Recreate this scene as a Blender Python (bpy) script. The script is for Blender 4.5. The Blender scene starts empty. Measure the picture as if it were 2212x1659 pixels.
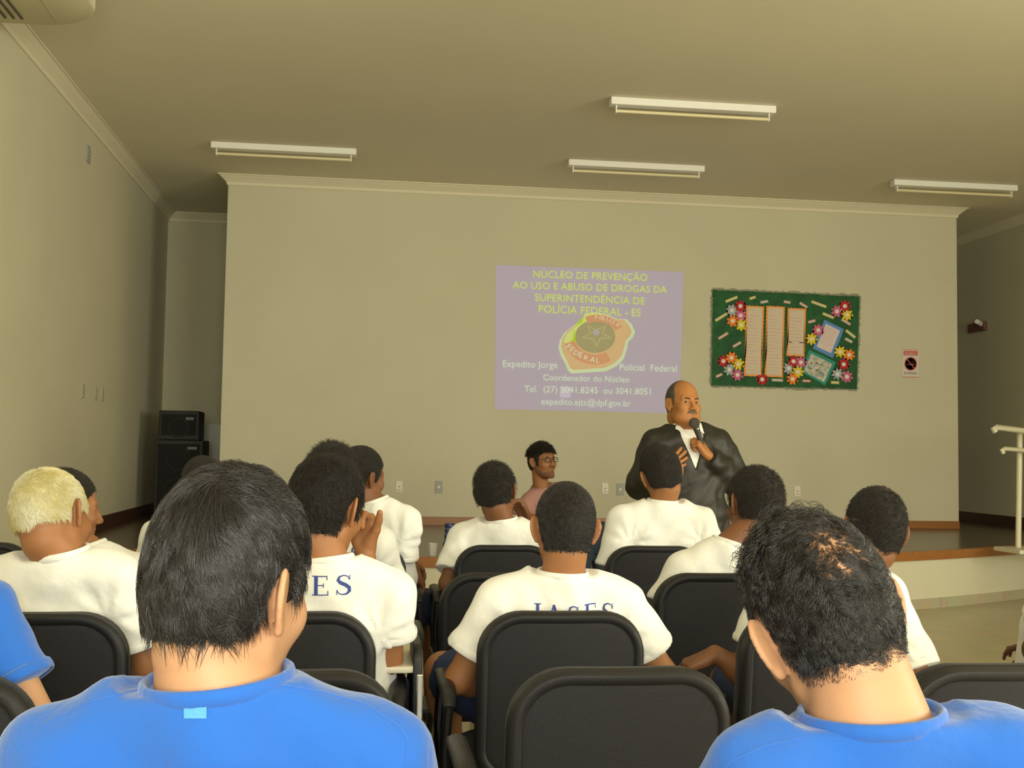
import bpy, bmesh, math, random
import numpy as np
from mathutils import Vector, Matrix
from mathutils.bvhtree import BVHTree

SC = bpy.context.scene
COL = SC.collection
# ------------------------------------------------------------------ camera
CAM_H = 1.28
FPX, YAW, PITCH, ROLL = 2436.0, 0.130, 0.060, 0.016
_f = np.array([math.sin(YAW)*math.cos(PITCH), math.cos(YAW)*math.cos(PITCH), math.sin(PITCH)])
_r0 = np.array([math.cos(YAW), -math.sin(YAW), 0.0])
_u0 = np.cross(_r0, _f)
CR = math.cos(ROLL)*_r0 + math.sin(ROLL)*_u0
CU = -math.sin(ROLL)*_r0 + math.cos(ROLL)*_u0
CF = _f
cam_data = bpy.data.cameras.new('camera')
cam = bpy.data.objects.new('camera', cam_data)
COL.objects.link(cam)
cam_data.sensor_fit = 'HORIZONTAL'
cam_data.sensor_width = 36.0
cam_data.lens = FPX/2212.0*36.0
cam_data.clip_start = 0.02
cam_data.clip_end = 100
cam.matrix_world = Matrix(((CR[0], CU[0], -CF[0], 0), (CR[1], CU[1], -CF[1], 0), (CR[2], CU[2], -CF[2], CAM_H), (0, 0, 0, 1)))
SC.camera = cam

def P(px, py, Y):
    """world point seen at reference pixel (px,py) at room depth Y"""
    d = CF + CR*(px-1106)/FPX + CU*(829.5-py)/FPX
    t = Y/d[1]
    return np.array([d[0]*t, d[1]*t, CAM_H+d[2]*t])

# ------------------------------------------------------------------ room sizes
YW, XWL, XWR, HC, HS, XL, XR, YB = 12.15, -1.49, 6.75, 4.17, 0.487, -2.46, 7.68, 14.27
YREAR = -4.0

# ------------------------------------------------------------------ world, lights, exposure
SC.view_settings.view_transform = 'Standard'
SC.view_settings.look = 'None'
SC.view_settings.exposure = 0.0
SC.view_settings.gamma = 1.0
world = bpy.data.worlds.new('world')
SC.world = world
world.use_nodes = True
world.node_tree.nodes['Background'].inputs[0].default_value = (0.9, 0.86, 0.62, 1)
world.node_tree.nodes['Background'].inputs[1].default_value = 0.6

def area_light(name, loc, target, size, size_y, power, color):
    l = bpy.data.lights.new(name, 'AREA')
    l.shape = 'RECTANGLE'
    l.size, l.size_y, l.energy, l.color = size, size_y, power, color
    o = bpy.data.objects.new(name, l)
    COL.objects.link(o)
    o.location = loc
    o.rotation_euler = (Vector(target)-Vector(loc)).to_track_quat('-Z', 'Y').to_euler()
    return o
DAY = (1.0, 0.965, 0.77)
area_light('rear_window_daylight', (0.0, YREAR+0.05, 2.0), (0.4, 6, 1.9), 2.6, 1.7, 305, DAY)
area_light('rear_window_daylight', (4.6, YREAR+0.05, 2.0), (4.4, 6, 1.9), 2.6, 1.7, 290, DAY)
area_light('side_window_daylight', (XR-0.05, 1.2, 2.1), (XL, 5.2, 2.1), 2.6, 1.7, 330, DAY)
# the camera's own flash, a few cm left of the lens
fl = bpy.data.lights.new('camera_flash', 'POINT')
fl.energy = 33
fl.color = (0.97, 0.98, 1.0)
fl.shadow_soft_size = 0.012
flo = bpy.data.objects.new('camera_flash', fl)
COL.objects.link(flo)
flo.location = (-0.055, -0.01, CAM_H+0.035)

# ------------------------------------------------------------------ materials
MATS = {}
def mat(name, color, rough=0.8, metal=0.0, bump=0.0, bscale=200.0, var=0.0, vscale=6.0, emis=None, estr=0.0,
        spec=0.5, trans=0.0, alpha=1.0, coat=0.0, sheen=0.0, sss=0.0, detail=2.0, dark=None):
    if name in MATS:
        return MATS[name]
    m = bpy.data.materials.new(name)
    m.use_nodes = True
    nt = m.node_tree
    b = nt.nodes['Principled BSDF']
    b.inputs['Base Color'].default_value = (*color, 1)
    b.inputs['Roughness'].default_value = rough
    b.inputs['Metallic'].default_value = metal
    b.inputs['Specular IOR Level'].default_value = spec
    b.inputs['Transmission Weight'].default_value = trans
    b.inputs['Alpha'].default_value = alpha
    b.inputs['Coat Weight'].default_value = coat
    b.inputs['Sheen Weight'].default_value = sheen
    if sss:
        b.inputs['Subsurface Weight'].default_value = sss
        b.inputs['Subsurface Radius'].default_value = (0.012, 0.005, 0.003)
        b.inputs['Subsurface Scale'].default_value = 1.0
    if emis:
        b.inputs['Emission Color'].default_value = (*emis, 1)
        b.inputs['Emission Strength'].default_value = estr
    tc = nt.nodes.new('ShaderNodeTexCoord')
    if bump:
        n = nt.nodes.new('ShaderNodeTexNoise')
        n.inputs['Scale'].default_value = bscale
        n.inputs['Detail'].default_value = detail
        nt.links.new(tc.outputs['Object'], n.inputs['Vector'])
        bp = nt.nodes.new('ShaderNodeBump')
        bp.inputs['Strength'].default_value = bump
        bp.inputs['Distance'].default_value = 0.01
        nt.links.new(n.outputs['Fac'], bp.inputs['Height'])
        nt.links.new(bp.outputs['Normal'], b.inputs['Normal'])
    if var or dark:
        n2 = nt.nodes.new('ShaderNodeTexNoise')
        n2.inputs['Scale'].default_value = vscale
        n2.inputs['Detail'].default_value = 4
        nt.links.new(tc.outputs['Object'], n2.inputs['Vector'])
        mx = nt.nodes.new('ShaderNodeMix')
        mx.data_type = 'RGBA'
        c2 = dark if dark else tuple(c*(1-var) for c in color)
        mx.inputs['A'].default_value = (*c2, 1)
        mx.inputs['B'].default_value = (*color, 1)
        cr = nt.nodes.new('ShaderNodeMapRange')
        cr.inputs['From Min'].default_value = 0.35
        cr.inputs['From Max'].default_value = 0.65
        nt.links.new(n2.outputs['Fac'], cr.inputs['Value'])
        nt.links.new(cr.outputs['Result'], mx.inputs['Factor'])
        nt.links.new(mx.outputs['Result'], b.inputs['Base Color'])
    MATS[name] = m
    return m

def tile_mat(name, c1, c2, mortar, size, rough, msize=0.004, rot=0.0, bump=0.0, asp=1.0):
    m = bpy.data.materials.new(name)
    m.use_nodes = True
    nt = m.node_tree
    b = nt.nodes['Principled BSDF']
    b.inputs['Roughness'].default_value = rough
    tc = nt.nodes.new('ShaderNodeTexCoord')
    mp = nt.nodes.new('ShaderNodeMapping')
    mp.inputs['Rotation'].default_value = (0, 0, rot)
    br = nt.nodes.new('ShaderNodeTexBrick')
    br.offset = 0.0
    br.inputs['Color1'].default_value = (*c1, 1)
    br.inputs['Color2'].default_value = (*c2, 1)
    br.inputs['Mortar'].default_value = (*mortar, 1)
    br.inputs['Scale'].default_value = 1.0
    br.inputs['Mortar Size'].default_value = msize
    br.inputs['Brick Width'].default_value = size*asp
    br.inputs['Row Height'].default_value = size
    ns = nt.nodes.new('ShaderNodeTexNoise')
    ns.inputs['Scale'].default_value = 5
    ns.inputs['Detail'].default_value = 8
    mx = nt.nodes.new('ShaderNodeMix')
    mx.data_type = 'RGBA'
    mx.blend_type = 'MULTIPLY'
    mx.inputs['Factor'].default_value = 0.35
    nt.links.new(tc.outputs['Object'], mp.inputs['Vector'])
    nt.links.new(mp.outputs['Vector'], br.inputs['Vector'])
    nt.links.new(tc.outputs['Object'], ns.inputs['Vector'])
    nt.links.new(br.outputs['Color'], mx.inputs['A'])
    nt.links.new(ns.outputs['Color'], mx.inputs['B'])
    nt.links.new(mx.outputs['Result'], b.inputs['Base Color'])
    MATS[name] = m
    return m

def wood_mat(name, c1, c2, rough=0.4, scale=3.0, axis=0):
    m = bpy.data.materials.new(name)
    m.use_nodes = True
    nt = m.node_tree
    b = nt.nodes['Principled BSDF']
    b.inputs['Roughness'].default_value = rough
    tc = nt.nodes.new('ShaderNodeTexCoord')
    mp = nt.nodes.new('ShaderNodeMapping')
    s = [25, 25, 25]
    s[axis] = 1.2
    mp.inputs['Scale'].default_value = s
    ns = nt.nodes.new('ShaderNodeTexNoise')
    ns.inputs['Scale'].default_value = scale
    ns.inputs['Detail'].default_value = 6
    mx = nt.nodes.new('ShaderNodeMix')
    mx.data_type = 'RGBA'
    mx.inputs['A'].default_value = (*c1, 1)
    mx.inputs['B'].default_value = (*c2, 1)
    nt.links.new(tc.outputs['Object'], mp.inputs['Vector'])
    nt.links.new(mp.outputs['Vector'], ns.inputs['Vector'])
    nt.links.new(ns.outputs['Fac'], mx.inputs['Factor'])
    nt.links.new(mx.outputs['Result'], b.inputs['Base Color'])
    MATS[name] = m
    return m

M_WALL = mat('cream_wall_paint', (0.60, 0.565, 0.415), 0.75, bump=0.12, bscale=60, var=0.04, vscale=1.3)
M_CEIL = mat('ceiling_paint', (0.74, 0.685, 0.52), 0.85, bump=0.05, bscale=40, var=0.03, vscale=1.0)
M_CROWN = mat('plaster_moulding', (0.72, 0.66, 0.49), 0.7)
M_FLOOR = tile_mat('floor_tile', (0.50, 0.44, 0.27), (0.47, 0.41, 0.25), (0.36, 0.31, 0.19), 0.42, 0.28)
M_FTILE = tile_mat('skirting_tile', (0.50, 0.45, 0.31), (0.48, 0.43, 0.29), (0.42, 0.37, 0.25), 0.42, 0.3)
M_STAGE = tile_mat('dark_stage_floor', (0.085, 0.045, 0.025), (0.10, 0.055, 0.03), (0.05, 0.03, 0.02), 0.2, 0.22, 0.002, asp=5.0)
M_WOODT = wood_mat('varnished_wood_trim', (0.23, 0.085, 0.022), (0.36, 0.15, 0.04), 0.35, 2.0, 0)
M_DBASE = wood_mat('dark_wood_skirting', (0.05, 0.022, 0.012), (0.08, 0.035, 0.02), 0.4, 2.0, 1)
M_WHITEP = mat('white_enamel', (0.8, 0.79, 0.74), 0.4)
M_TUBE = mat('lamp_tube_glass', (0.72, 0.64, 0.40), 0.2)
M_CHPL = mat('black_chair_plastic', (0.010, 0.010, 0.012), 0.40, spec=0.4, bump=0.2, bscale=900)
M_CHPANEL = mat('black_textured_shell', (0.011, 0.011, 0.015), 0.62, spec=0.35, bump=0.4, bscale=700)
M_CHFAB = mat('black_chair_fabric', (0.014, 0.014, 0.017), 0.95, bump=0.4, bscale=600, sheen=0.1)
M_CHMET = mat('black_painted_steel', (0.012, 0.012, 0.013), 0.3, metal=0.2)
M_CHROME = mat('chromed_steel', (0.6, 0.6, 0.62), 0.25, metal=1.0)
M_TABLET = mat('cream_laminate', (0.62, 0.57, 0.45), 0.4)
M_WSHIRT = mat('white_cotton', (0.76, 0.76, 0.73), 0.95, bump=0.22, bscale=45, sheen=0.2, detail=5)
M_BSHIRT = mat('blue_cotton', (0.012, 0.108, 0.47), 0.95, bump=0.25, bscale=45, sheen=0.3, detail=6)
M_PINK = mat('mauve_cotton', (0.42, 0.22, 0.20), 0.95, bump=0.2, bscale=45)
M_NAVY = mat('navy_cotton', (0.016, 0.028, 0.085), 0.9, bump=0.2, bscale=60)
M_JEANS = mat('dark_denim', (0.022, 0.035, 0.06), 0.9, bump=0.3, bscale=150)
M_JACKET = mat('black_nylon_jacket', (0.016, 0.014, 0.010), 0.55, bump=0.5, bscale=22, detail=4)
M_BLKTROU = mat('black_trousers', (0.012, 0.012, 0.013), 0.9)
M_SHIRT2 = mat('white_dress_shirt', (0.82, 0.80, 0.76), 0.8)
M_INK = mat('blue_print', (0.035, 0.06, 0.26), 0.8)
M_TAG = mat('pale_blue_label', (0.08, 0.30, 0.62), 0.9, bump=0.2, bscale=400)
M_SHOE = mat('white_shoe', (0.7, 0.68, 0.62), 0.7)
M_DSHOE = mat('dark_shoe', (0.02, 0.018, 0.016), 0.5)
M_EYEW = mat('eye_white', (0.34, 0.29, 0.24), 0.3)
M_EYED = mat('eye_iris', (0.02, 0.01, 0.006), 0.2)
M_LIP = mat('lip_skin', (0.25, 0.09, 0.055), 0.5)
M_HBLACK = mat('black_hair', (0.009, 0.0075, 0.0078), 0.36, spec=0.8)
M_HBLACK2 = mat('dark_hair', (0.012, 0.008, 0.006), 0.5, spec=0.5)
M_HSHELL = mat('hair_underlayer', (0.008, 0.006, 0.005), 0.7, bump=0.8, bscale=260, spec=0.3)
M_HSHORT = mat('cropped_hair', (0.013, 0.009, 0.007), 0.6, bump=1.0, bscale=330, spec=0.5)
M_HGREY = mat('greying_hair', (0.11, 0.095, 0.075), 0.7, bump=0.8, bscale=400)
M_BLOND = mat('bleached_hair', (0.86, 0.84, 0.66), 0.5, dark=(0.66, 0.57, 0.24), vscale=14)
M_BLONDS = mat('bleached_underlayer', (0.62, 0.56, 0.33), 0.8, bump=0.8, bscale=300)
def skin(name, c):
    return mat('skin_'+name, c, 0.52, bump=0.06, bscale=500, var=0.10, vscale=14, spec=0.35, sss=0.08)
SK_LIGHT = skin('light', (0.49, 0.265, 0.145))
SK_TAN = skin('tan', (0.44, 0.205, 0.085))
SK_MID = skin('medium', (0.33, 0.145, 0.06))
SK_BROWN = skin('brown', (0.20, 0.085, 0.038))
SK_DARK = skin('dark', (0.12, 0.05, 0.025))

# ------------------------------------------------------------------ object helpers
def link(name, me, m=None, parent=None, base=None, smooth=False):
    o = bpy.data.objects.new(name, me)
    COL.objects.link(o)
    if m is not None:
        for mm in (m if isinstance(m, (list, tuple)) else [m]):
            me.materials.append(mm)
    if parent is not None:
        o.parent = parent
    if smooth:
        me.polygons.foreach_set('use_smooth', np.ones(len(me.polygons), dtype=bool))
    return o

def tag(o, label, cat=None, group=None):
    o['label'] = label
    if cat: o['category'] = cat
    if group: o['group'] = group
    return o

def empty(name, loc, rz=0.0):
    o = bpy.data.objects.new(name, None)
    COL.objects.link(o)
    o.location = loc
    o.rotation_euler = (0, 0, rz)
    return o

def np_mesh(name, V, F, smooth=True):
    """V (n,3), F (m,k) constant k"""
    V = np.asarray(V, dtype=np.float32)
    F = np.asarray(F, dtype=np.int32)
    me = bpy.data.meshes.new(name)
    k = F.shape[1]
    me.vertices.add(len(V))
    me.vertices.foreach_set('co', V.ravel())
    me.loops.add(F.size)
    me.loops.foreach_set('vertex_index', F.ravel())
    me.polygons.add(len(F))
    me.polygons.foreach_set('loop_start', np.arange(0, F.size, k, dtype=np.int32))
    me.update(calc_edges=True)
    if smooth:
        me.polygons.foreach_set('use_smooth', np.ones(len(F), dtype=bool))
    me.validate()
    return me

class MB:
    """collects simple solids into one mesh"""
    def __init__(s): s.bm = bmesh.new()
    def box(s, lo, hi, bev=0.0, rot=None, piv=None):
        lo, hi = Vector(lo), Vector(hi)
        c, d = (lo+hi)/2, (hi-lo)
        r = bmesh.ops.create_cube(s.bm, size=1.0)
        vs = r['verts']
        for v in vs:
            v.co = Vector((v.co.x*d.x, v.co.y*d.y, v.co.z*d.z)) + c
        if bev:
            es = list({e for v in vs for e in v.link_edges})
            rb = bmesh.ops.bevel(s.bm, geom=es, offset=bev, segments=2, affect='EDGES', profile=0.5)
            vs = list({v for f in rb['faces'] for v in f.verts} | {v for v in vs if v.is_valid})
        if rot is not None:
            pv = Vector(piv) if piv is not None else c
            for v in vs: v.co = rot @ (v.co-pv) + pv
        return s
    def tube(s, pts, r, n=10, closed=False, sy=1.0):
        pts = [Vector(p) for p in pts]
        rr = r if isinstance(r, (list, tuple)) else [r]*len(pts)
        rings = []
        up = None
        N = len(pts)
        for i, p in enumerate(pts):
            if closed: t = (pts[(i+1) % N]-pts[i-1]).normalized()
            else: t = (pts[min(i+1, N-1)]-pts[max(i-1, 0)]).normalized()
            if up is None:
                up = Vector((0, 0, 1)) if abs(t.z) < 0.9 else Vector((0, 1, 0))
            a = t.cross(up).normalized()
            up = a.cross(t).normalized()
            rings.append([s.bm.verts.new(p + a*math.cos(2*math.pi*k/n)*rr[i] + up*math.sin(2*math.pi*k/n)*rr[i]*sy) for k in range(n)])
        for i in range(N if closed else N-1):
            A, B = rings[i], rings[(i+1) % N]
            for k in range(n):
                s.bm.faces.new((A[k], A[(k+1) % n], B[(k+1) % n], B[k]))
        if not closed:
            s.bm.faces.new(rings[0][::-1])
            s.bm.faces.new(rings[-1])
        return s
    def lathe(s, prof, n=24, at=(0, 0, 0)):
        at = Vector(at)
        rings = [[s.bm.verts.new(at+Vector((r*math.cos(2*math.pi*k/n), r*math.sin(2*math.pi*k/n), z))) for k in range(n)] for r, z in prof]
        for A, B in zip(rings, rings[1:]):
            for k in range(n):
                s.bm.faces.new((A[k], A[(k+1) % n], B[(k+1) % n], B[k]))
        s.bm.faces.new(rings[0][::-1])
        s.bm.faces.new(rings[-1])
        return s
    def poly(s, pts, thick_vec):
        a = [s.bm.verts.new(Vector(p)) for p in pts]
        tv = Vector(thick_vec)
        b = [s.bm.verts.new(Vector(p)+tv) for p in pts]
        n = len(a)
        s.bm.faces.new(a)
        s.bm.faces.new(b[::-1])
        for i in range(n):
            s.bm.faces.new((a[i], b[i], b[(i+1) % n], a[(i+1) % n]))
        return s
    def build(s, name, m, parent=None, smooth=False, angle=None):
        bmesh.ops.recalc_face_normals(s.bm, faces=s.bm.faces[:])
        me = bpy.data.meshes.new(name)
        s.bm.to_mesh(me)
        s.bm.free()
        o = link(name, me, m, parent)
        if smooth:
            me.polygons.foreach_set('use_smooth', np.ones(len(me.polygons), dtype=bool))
            me.set_sharp_from_angle(angle=math.radians(angle or 40))
        return o

def struct(o):
    o['kind'] = 'structure'
    return o

def copy_tree(o, parent=None):
    c = o.copy()
    COL.objects.link(c)
    if parent is not None: c.parent = parent
    for ch in [x for x in bpy.data.objects if x.parent == o]:
        copy_tree(ch, c)
    return c

# ------------------------------------------------------------------ ROOM SHELL
def stage_front(x):
    return 8.42 + 0.062*(x-1.3)**2
struct(MB().box((XL-0.2, YREAR-0.2, -0.15), (XR+0.2, YB+0.2, 0)).build('floor', M_FLOOR))
struct(MB().box((XL-0.2, YREAR-0.2, HC), (XR+0.2, YB+0.2, HC+0.15)).build('ceiling', M_CEIL))
struct(MB().box((XL-0.2, YREAR-0.2, 0), (XL, YB+0.2, HC)).build('wall_left', M_WALL))
struct(MB().box((XL, YB, 0), (XR, YB+0.2, HC)).build('wall_recess', M_WALL))
struct(MB().box((XWL, YW, HS), (XWR, YW+0.15, HC)).build('wall_front', M_WALL))
# right wall with a window opening and rear wall with two window openings (all behind the camera's view)
def wall_with_holes(name, axis, pos, thick, a0, a1, holes):
    mb = MB()
    def b(u0, u1, z0, z1):
        if axis == 'x': mb.box((u0, pos, z0), (u1, pos+thick, z1))
        else: mb.box((pos, u0, z0), (pos+thick, u1, z1))
    cur = a0
    for h0, h1, z0, z1 in holes:
        b(cur, h0, 0, HC)
        b(h0, h1, 0, z0)
        b(h0, h1, z1, HC)
        cur = h1
    b(cur, a1, 0, HC)
    return struct(mb.build(name, M_WALL))
wall_with_holes('wall_rear', 'x', YREAR-0.2, 0.2, XL, XR, [(-1.4, 1.4, 1.1, 2.9), (3.2, 6.0, 1.1, 2.9)])
wall_with_holes('wall_right', 'y', XR, 0.2, YREAR, YB, [(-0.2, 2.6, 1.2, 3.0)])

# stage: curved body, wooden nosing, tile skirting
xs_ = np.linspace(XL, XR, 60)
def stage_solid(y_off0, y_off1, z0, z1, name, m):
    bm = bmesh.new()
    rows = []
    for x in xs_:
        y0 = stage_front(x)+y_off0
        y1 = (stage_front(x)+y_off1) if y_off1 is not None else YB
        rows.append([bm.verts.new(Vector(q)) for q in ((x, y0, z0), (x, y0, z1), (x, y1, z1), (x, y1, z0))])
    for A, B in zip(rows, rows[1:]):
        for k in range(4):
            bm.faces.new((A[k], B[k], B[(k+1) % 4], A[(k+1) % 4]))
    bm.faces.new(rows[0]); bm.faces.new(rows[-1][::-1])
    bmesh.ops.recalc_face_normals(bm, faces=bm.faces[:])
    me = bpy.data.meshes.new(name)
    bm.to_mesh(me); bm.free()
    return link(name, me, m)
st = stage_solid(0.0, None, 0.0, HS-0.012, 'floor_stage_riser', M_WALL); struct(st)
sf = stage_solid(0.055, None, HS-0.012, HS, 'floor_stage', M_STAGE); struct(sf)
tn = stage_solid(-0.02, 0.055, HS-0.075, HS+0.001, 'trim_1', M_WOODT); struct(tn)
tk = stage_solid(-0.012, 0.0, 0.0, 0.085, 'baseboard_stage', M_FTILE); struct(tk)

# crown mouldings (stepped profile swept along the walls)
CROWN = [(0.0, -0.105), (0.012, -0.105), (0.018, -0.075), (0.05, -0.045), (0.062, -0.035), (0.085, -0.012), (0.10, -0.012), (0.10, 0.0), (0.0, 0.0)]
def crown(name, pts, normals):
    """pts: polyline (x,y); normals: offset direction per point (already mitred)"""
    bm = bmesh.new()
    rings = [[bm.verts.new((p[0]+n[0]*o, p[1]+n[1]*o, HC+z)) for o, z in CROWN] for p, n in zip(pts, normals)]
    k = len(CROWN)
    for A, B in zip(rings, rings[1:]):
        for i in range(k):
            bm.faces.new((A[i], A[(i+1) % k], B[(i+1) % k], B[i]))
    bm.faces.new(rings[0]); bm.faces.new(rings[-1][::-1])
    bmesh.ops.recalc_face_normals(bm, faces=bm.faces[:])
    me = bpy.data.meshes.new(name); bm.to_mesh(me); bm.free()
    return struct(link(name, me, M_CROWN))
crown('trim_2', [(XWL, YW+0.15), (XWL, YW), (XWR, YW), (XWR, YW+0.15)], [(-1, 0), (-1, -1), (1, -1), (1, 0)])
crown('trim_3', [(XL, YREAR), (XL, YB)], [(1, 0), (1, -0.999)])
crown('trim_4', [(XR, YREAR), (XR, YB)], [(-1, 0), (-1, -0.999)])
crown('trim_5', [(XL, YB), (XR, YB)], [(0, -1), (0, -1)])
struct(MB().box((XWL, YW-0.018, HS), (XWR, YW, HS+0.085)).build('baseboard_front', M_WOODT))
struct(MB().box((XL, 8.9, HS), (XL+0.018, YB, HS+0.12)).build('baseboard_left', M_DBASE))
struct(MB().box((XR-0.018, stage_front(XR)+0.05, HS), (XR, YB, HS+0.12)).build('baseboard_right', M_DBASE))
struct(MB().box((XL, YREAR, 0), (XL+0.012, 9.2, 0.085)).build('baseboard_left_floor', M_FTILE))

# ------------------------------------------------------------------ FIXTURES
def Pz(px, py, z):
    d = CF + CR*(px-1106)/FPX + CU*(829.5-py)/FPX
    t = (z-CAM_H)/d[2]
    return np.array([d[0]*t, d[1]*t, z])

def lamp_fixture(c, half, label, lit=False):
    root = empty('ceiling_lamp', (c[0], c[1], HC))
    tag(root, label, 'lamp', 'bare tube ceiling lamps')
    mb = MB()
    mb.box((-half, -0.05, -0.062), (half, 0.05, -0.001), 0.006)
    mb.build('lamp_housing', M_WHITEP, root)
    for s in (-1, 1):
        MB().box((s*(half-0.05)-0.006, -0.02, -0.125), (s*(half-0.05)+0.006, 0.02, -0.06), 0.003).build('tube_socket', M_WHITEP, root)
    if lit: m = mat('lit_tube', (1, 1, 0.9), 0.3, emis=(1.0, 0.97, 0.72), estr=38.0)
    else: m = M_TUBE
    MB().tube([(-(half-0.055), 0, -0.105), (half-0.055, 0, -0.105)], 0.014, 12).build('lamp_tube', m, root, smooth=True)
    return root
for (a, b, lab) in (((458, 310), (770, 321), 'unlit tube lamp on the ceiling at far left, by the front wall'),
                    ((1317, 213), (1674, 231), 'unlit tube lamp on the ceiling nearest to the viewer, highest in the picture'),
                    ((1227, 346), (1520, 360), 'unlit tube lamp on the ceiling between the near lamp and the front wall moulding'),
                    ((1929, 388), (2191, 403), 'unlit tube lamp on the ceiling at far right')):
    A, B = Pz(a[0], a[1], HC-0.001), Pz(b[0], b[1], HC-0.001)
    lamp_fixture(((A[0]+B[0])/2, (A[1]+B[1])/2), abs(B[0]-A[0])/2, lab)
# a lit lamp farther back over the audience brightens the ceiling
lamp_fixture((-0.75, 6.35), 0.64, 'lit tube lamp on the ceiling over the audience, left of centre', lit=True)
lamp_fixture((2.6, 2.2), 0.64, 'added lit tube lamp on the ceiling out of view, right of centre', lit=True)  # unseen extra lamp, added to make the ceiling brighter

# ceiling air conditioner, top left
ac = empty('air_conditioner', (XL+0.001, 7.45, 3.965))
tag(ac, 'cream rounded air conditioner unit under the ceiling at the left wall', 'air conditioner')
def rrect(x0, y0, x1, y1, r, n=8, corners=(1, 1, 1, 1)):
    pts = []
    cs = [((x1-r, y1-r), 0), ((x0+r, y1-r), 90), ((x0+r, y0+r), 180), ((x1-r, y0+r), 270)]
    full = [(x1, y1), (x0, y1), (x0, y0), (x1, y0)]
    for i, ((cx, cy), a) in enumerate(cs):
        if not corners[i]:
            pts.append(full[i]); continue
        for k in range(n+1):
            t = math.radians(a+90*k/n)
            pts.append((cx+r*math.cos(t), cy+r*math.sin(t)))
    return pts
def prism_bevel(name, pts, z0, z1, bev, m, parent, smooth=True):
    bm = bmesh.new()
    c = (sum(p[0] for p in pts)/len(pts), sum(p[1] for p in pts)/len(pts))
    def ring(inset, z):
        out = []
        for p in pts:
            dx, dy = p[0]-c[0], p[1]-c[1]
            L = math.hypot(dx, dy)
            out.append(bm.verts.new((p[0]-dx/L*inset, p[1]-dy/L*inset, z)))
        return out
    rs = [ring(bev, z0), ring(bev*0.3, z0+bev*0.3), ring(0, z0+bev), ring(0, z1-bev), ring(bev*0.3, z1-bev*0.3), ring(bev, z1)]
    n = len(pts)
    for A, B in zip(rs, rs[1:]):
        for i in range(n): bm.faces.new((A[i], A[(i+1) % n], B[(i+1) % n], B[i]))
    bm.faces.new(rs[0][::-1]); bm.faces.new(rs[-1])
    bmesh.ops.recalc_face_normals(bm, faces=bm.faces[:])
    me = bpy.data.meshes.new(name); bm.to_mesh(me); bm.free()
    o = link(name, me, m, parent)
    if smooth:
        me.polygons.foreach_set('use_smooth', np.ones(len(me.polygons), dtype=bool))
        me.set_sharp_from_angle(angle=math.radians(50))
    return o
M_AC = mat('aged_cream_plastic', (0.66, 0.60, 0.42), 0.5)
prism_bevel('housing', rrect(0, -1.3, 0.76, 0, 0.42, 10, (1, 0, 0, 1)), 0.0, 0.20, 0.03, M_AC, ac)
mbv = MB()
for k in range(5): mbv.box((0.05+0.05*k, -1.0, -0.008), (0.062+0.05*k, -0.12, 0.004))
mbv.build('vent_grille', mat('dark_vent', (0.08, 0.07, 0.05), 0.7), ac)
MB().box((0.46, -1.0, -0.004), (0.47, -0.1, 0.003)).build('panel_seam', mat('seam_darker_cream', (0.5, 0.45, 0.3), 0.7), ac)  # thin strip in a darker cream than the housing, along the panel seam

# wall plates
M_PLATE = mat('cream_plastic_plate', (0.74, 0.70, 0.58), 0.4)
M_GPLATE = mat('grey_plate', (0.34, 0.34, 0.31), 0.45)
M_HOLE = mat('dark_slot', (0.03, 0.03, 0.03), 0.6)
def wall_plate(px, py, grey, label, slots, w=0.072, h=0.118):
    c = P(px, py, YW)
    root = empty('wall_socket', (c[0], YW, c[2]))
    tag(root, label, 'socket')
    MB().box((-w/2, -0.009, -h/2), (w/2, 0, h/2), 0.003).build('plate', M_GPLATE if grey else M_PLATE, root)
    for (sx, sz, r) in slots:
        o = MB().tube([(sx, -0.0105, sz), (sx, -0.006, sz)], r, 10)
        o.build('slot' if not grey else 'outlet', M_HOLE if not grey else M_PLATE, root)
sl = [(0, 0.0, 0.006), (-0.015, -0.035, 0.004), (0.0, -0.035, 0.004), (0.015, -0.035, 0.004)]
sl2 = [(0, 0, 0.014)]
wall_plate(862, 1051, False, 'cream wall socket low on the front wall, leftmost of the sockets', sl)
wall_plate(948, 1052, True, 'grey wall socket low on the front wall beside the leftmost cream one', sl2, 0.08, 0.13)
wall_plate(1307, 1055, False, 'cream wall socket low on the front wall between the seated man and the speaker', sl)
wall_plate(1340, 1057, True, 'grey wall socket low on the front wall by the elbow of the standing speaker', sl2, 0.08, 0.13)
wall_plate(1722, 1061, False, 'cream wall socket low on the front wall to the right of the speaker', sl)
def left_plate(px, py, label, w=0.075, h=0.12, m=None):
    # on the left wall: intersect the pixel ray with x = XL
    d = CF + CR*(px-1106)/FPX + CU*(829.5-py)/FPX
    t = XL/d[0]
    y, z = d[1]*t, CAM_H+d[2]*t
    root = empty('light_switch', (XL, y, z))
    tag(root, label, 'switch')
    MB().box((0, -w/2, -h/2), (0.01, w/2, h/2), 0.003).build('plate', m or mat('aged_plate', (0.42, 0.38, 0.27), 0.5), root)
    for k in (-1, 0, 1):
        MB().box((0.008, -0.012, k*0.033-0.011), (0.014, 0.012, k*0.033+0.011)).build('switch_rocker', M_GPLATE, root)
left_plate(178, 845, 'light switch plate on the left wall, nearest of the three in a row')
left_plate(206, 850, 'light switch plate on the left wall, middle of the three in a row')
left_plate(220, 852, 'light switch plate on the left wall, farthest of the three in a row')
left_plate(190, 333, 'grey blank plate high on the left wall under the moulding', 0.12, 0.15, M_GPLATE)
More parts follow.
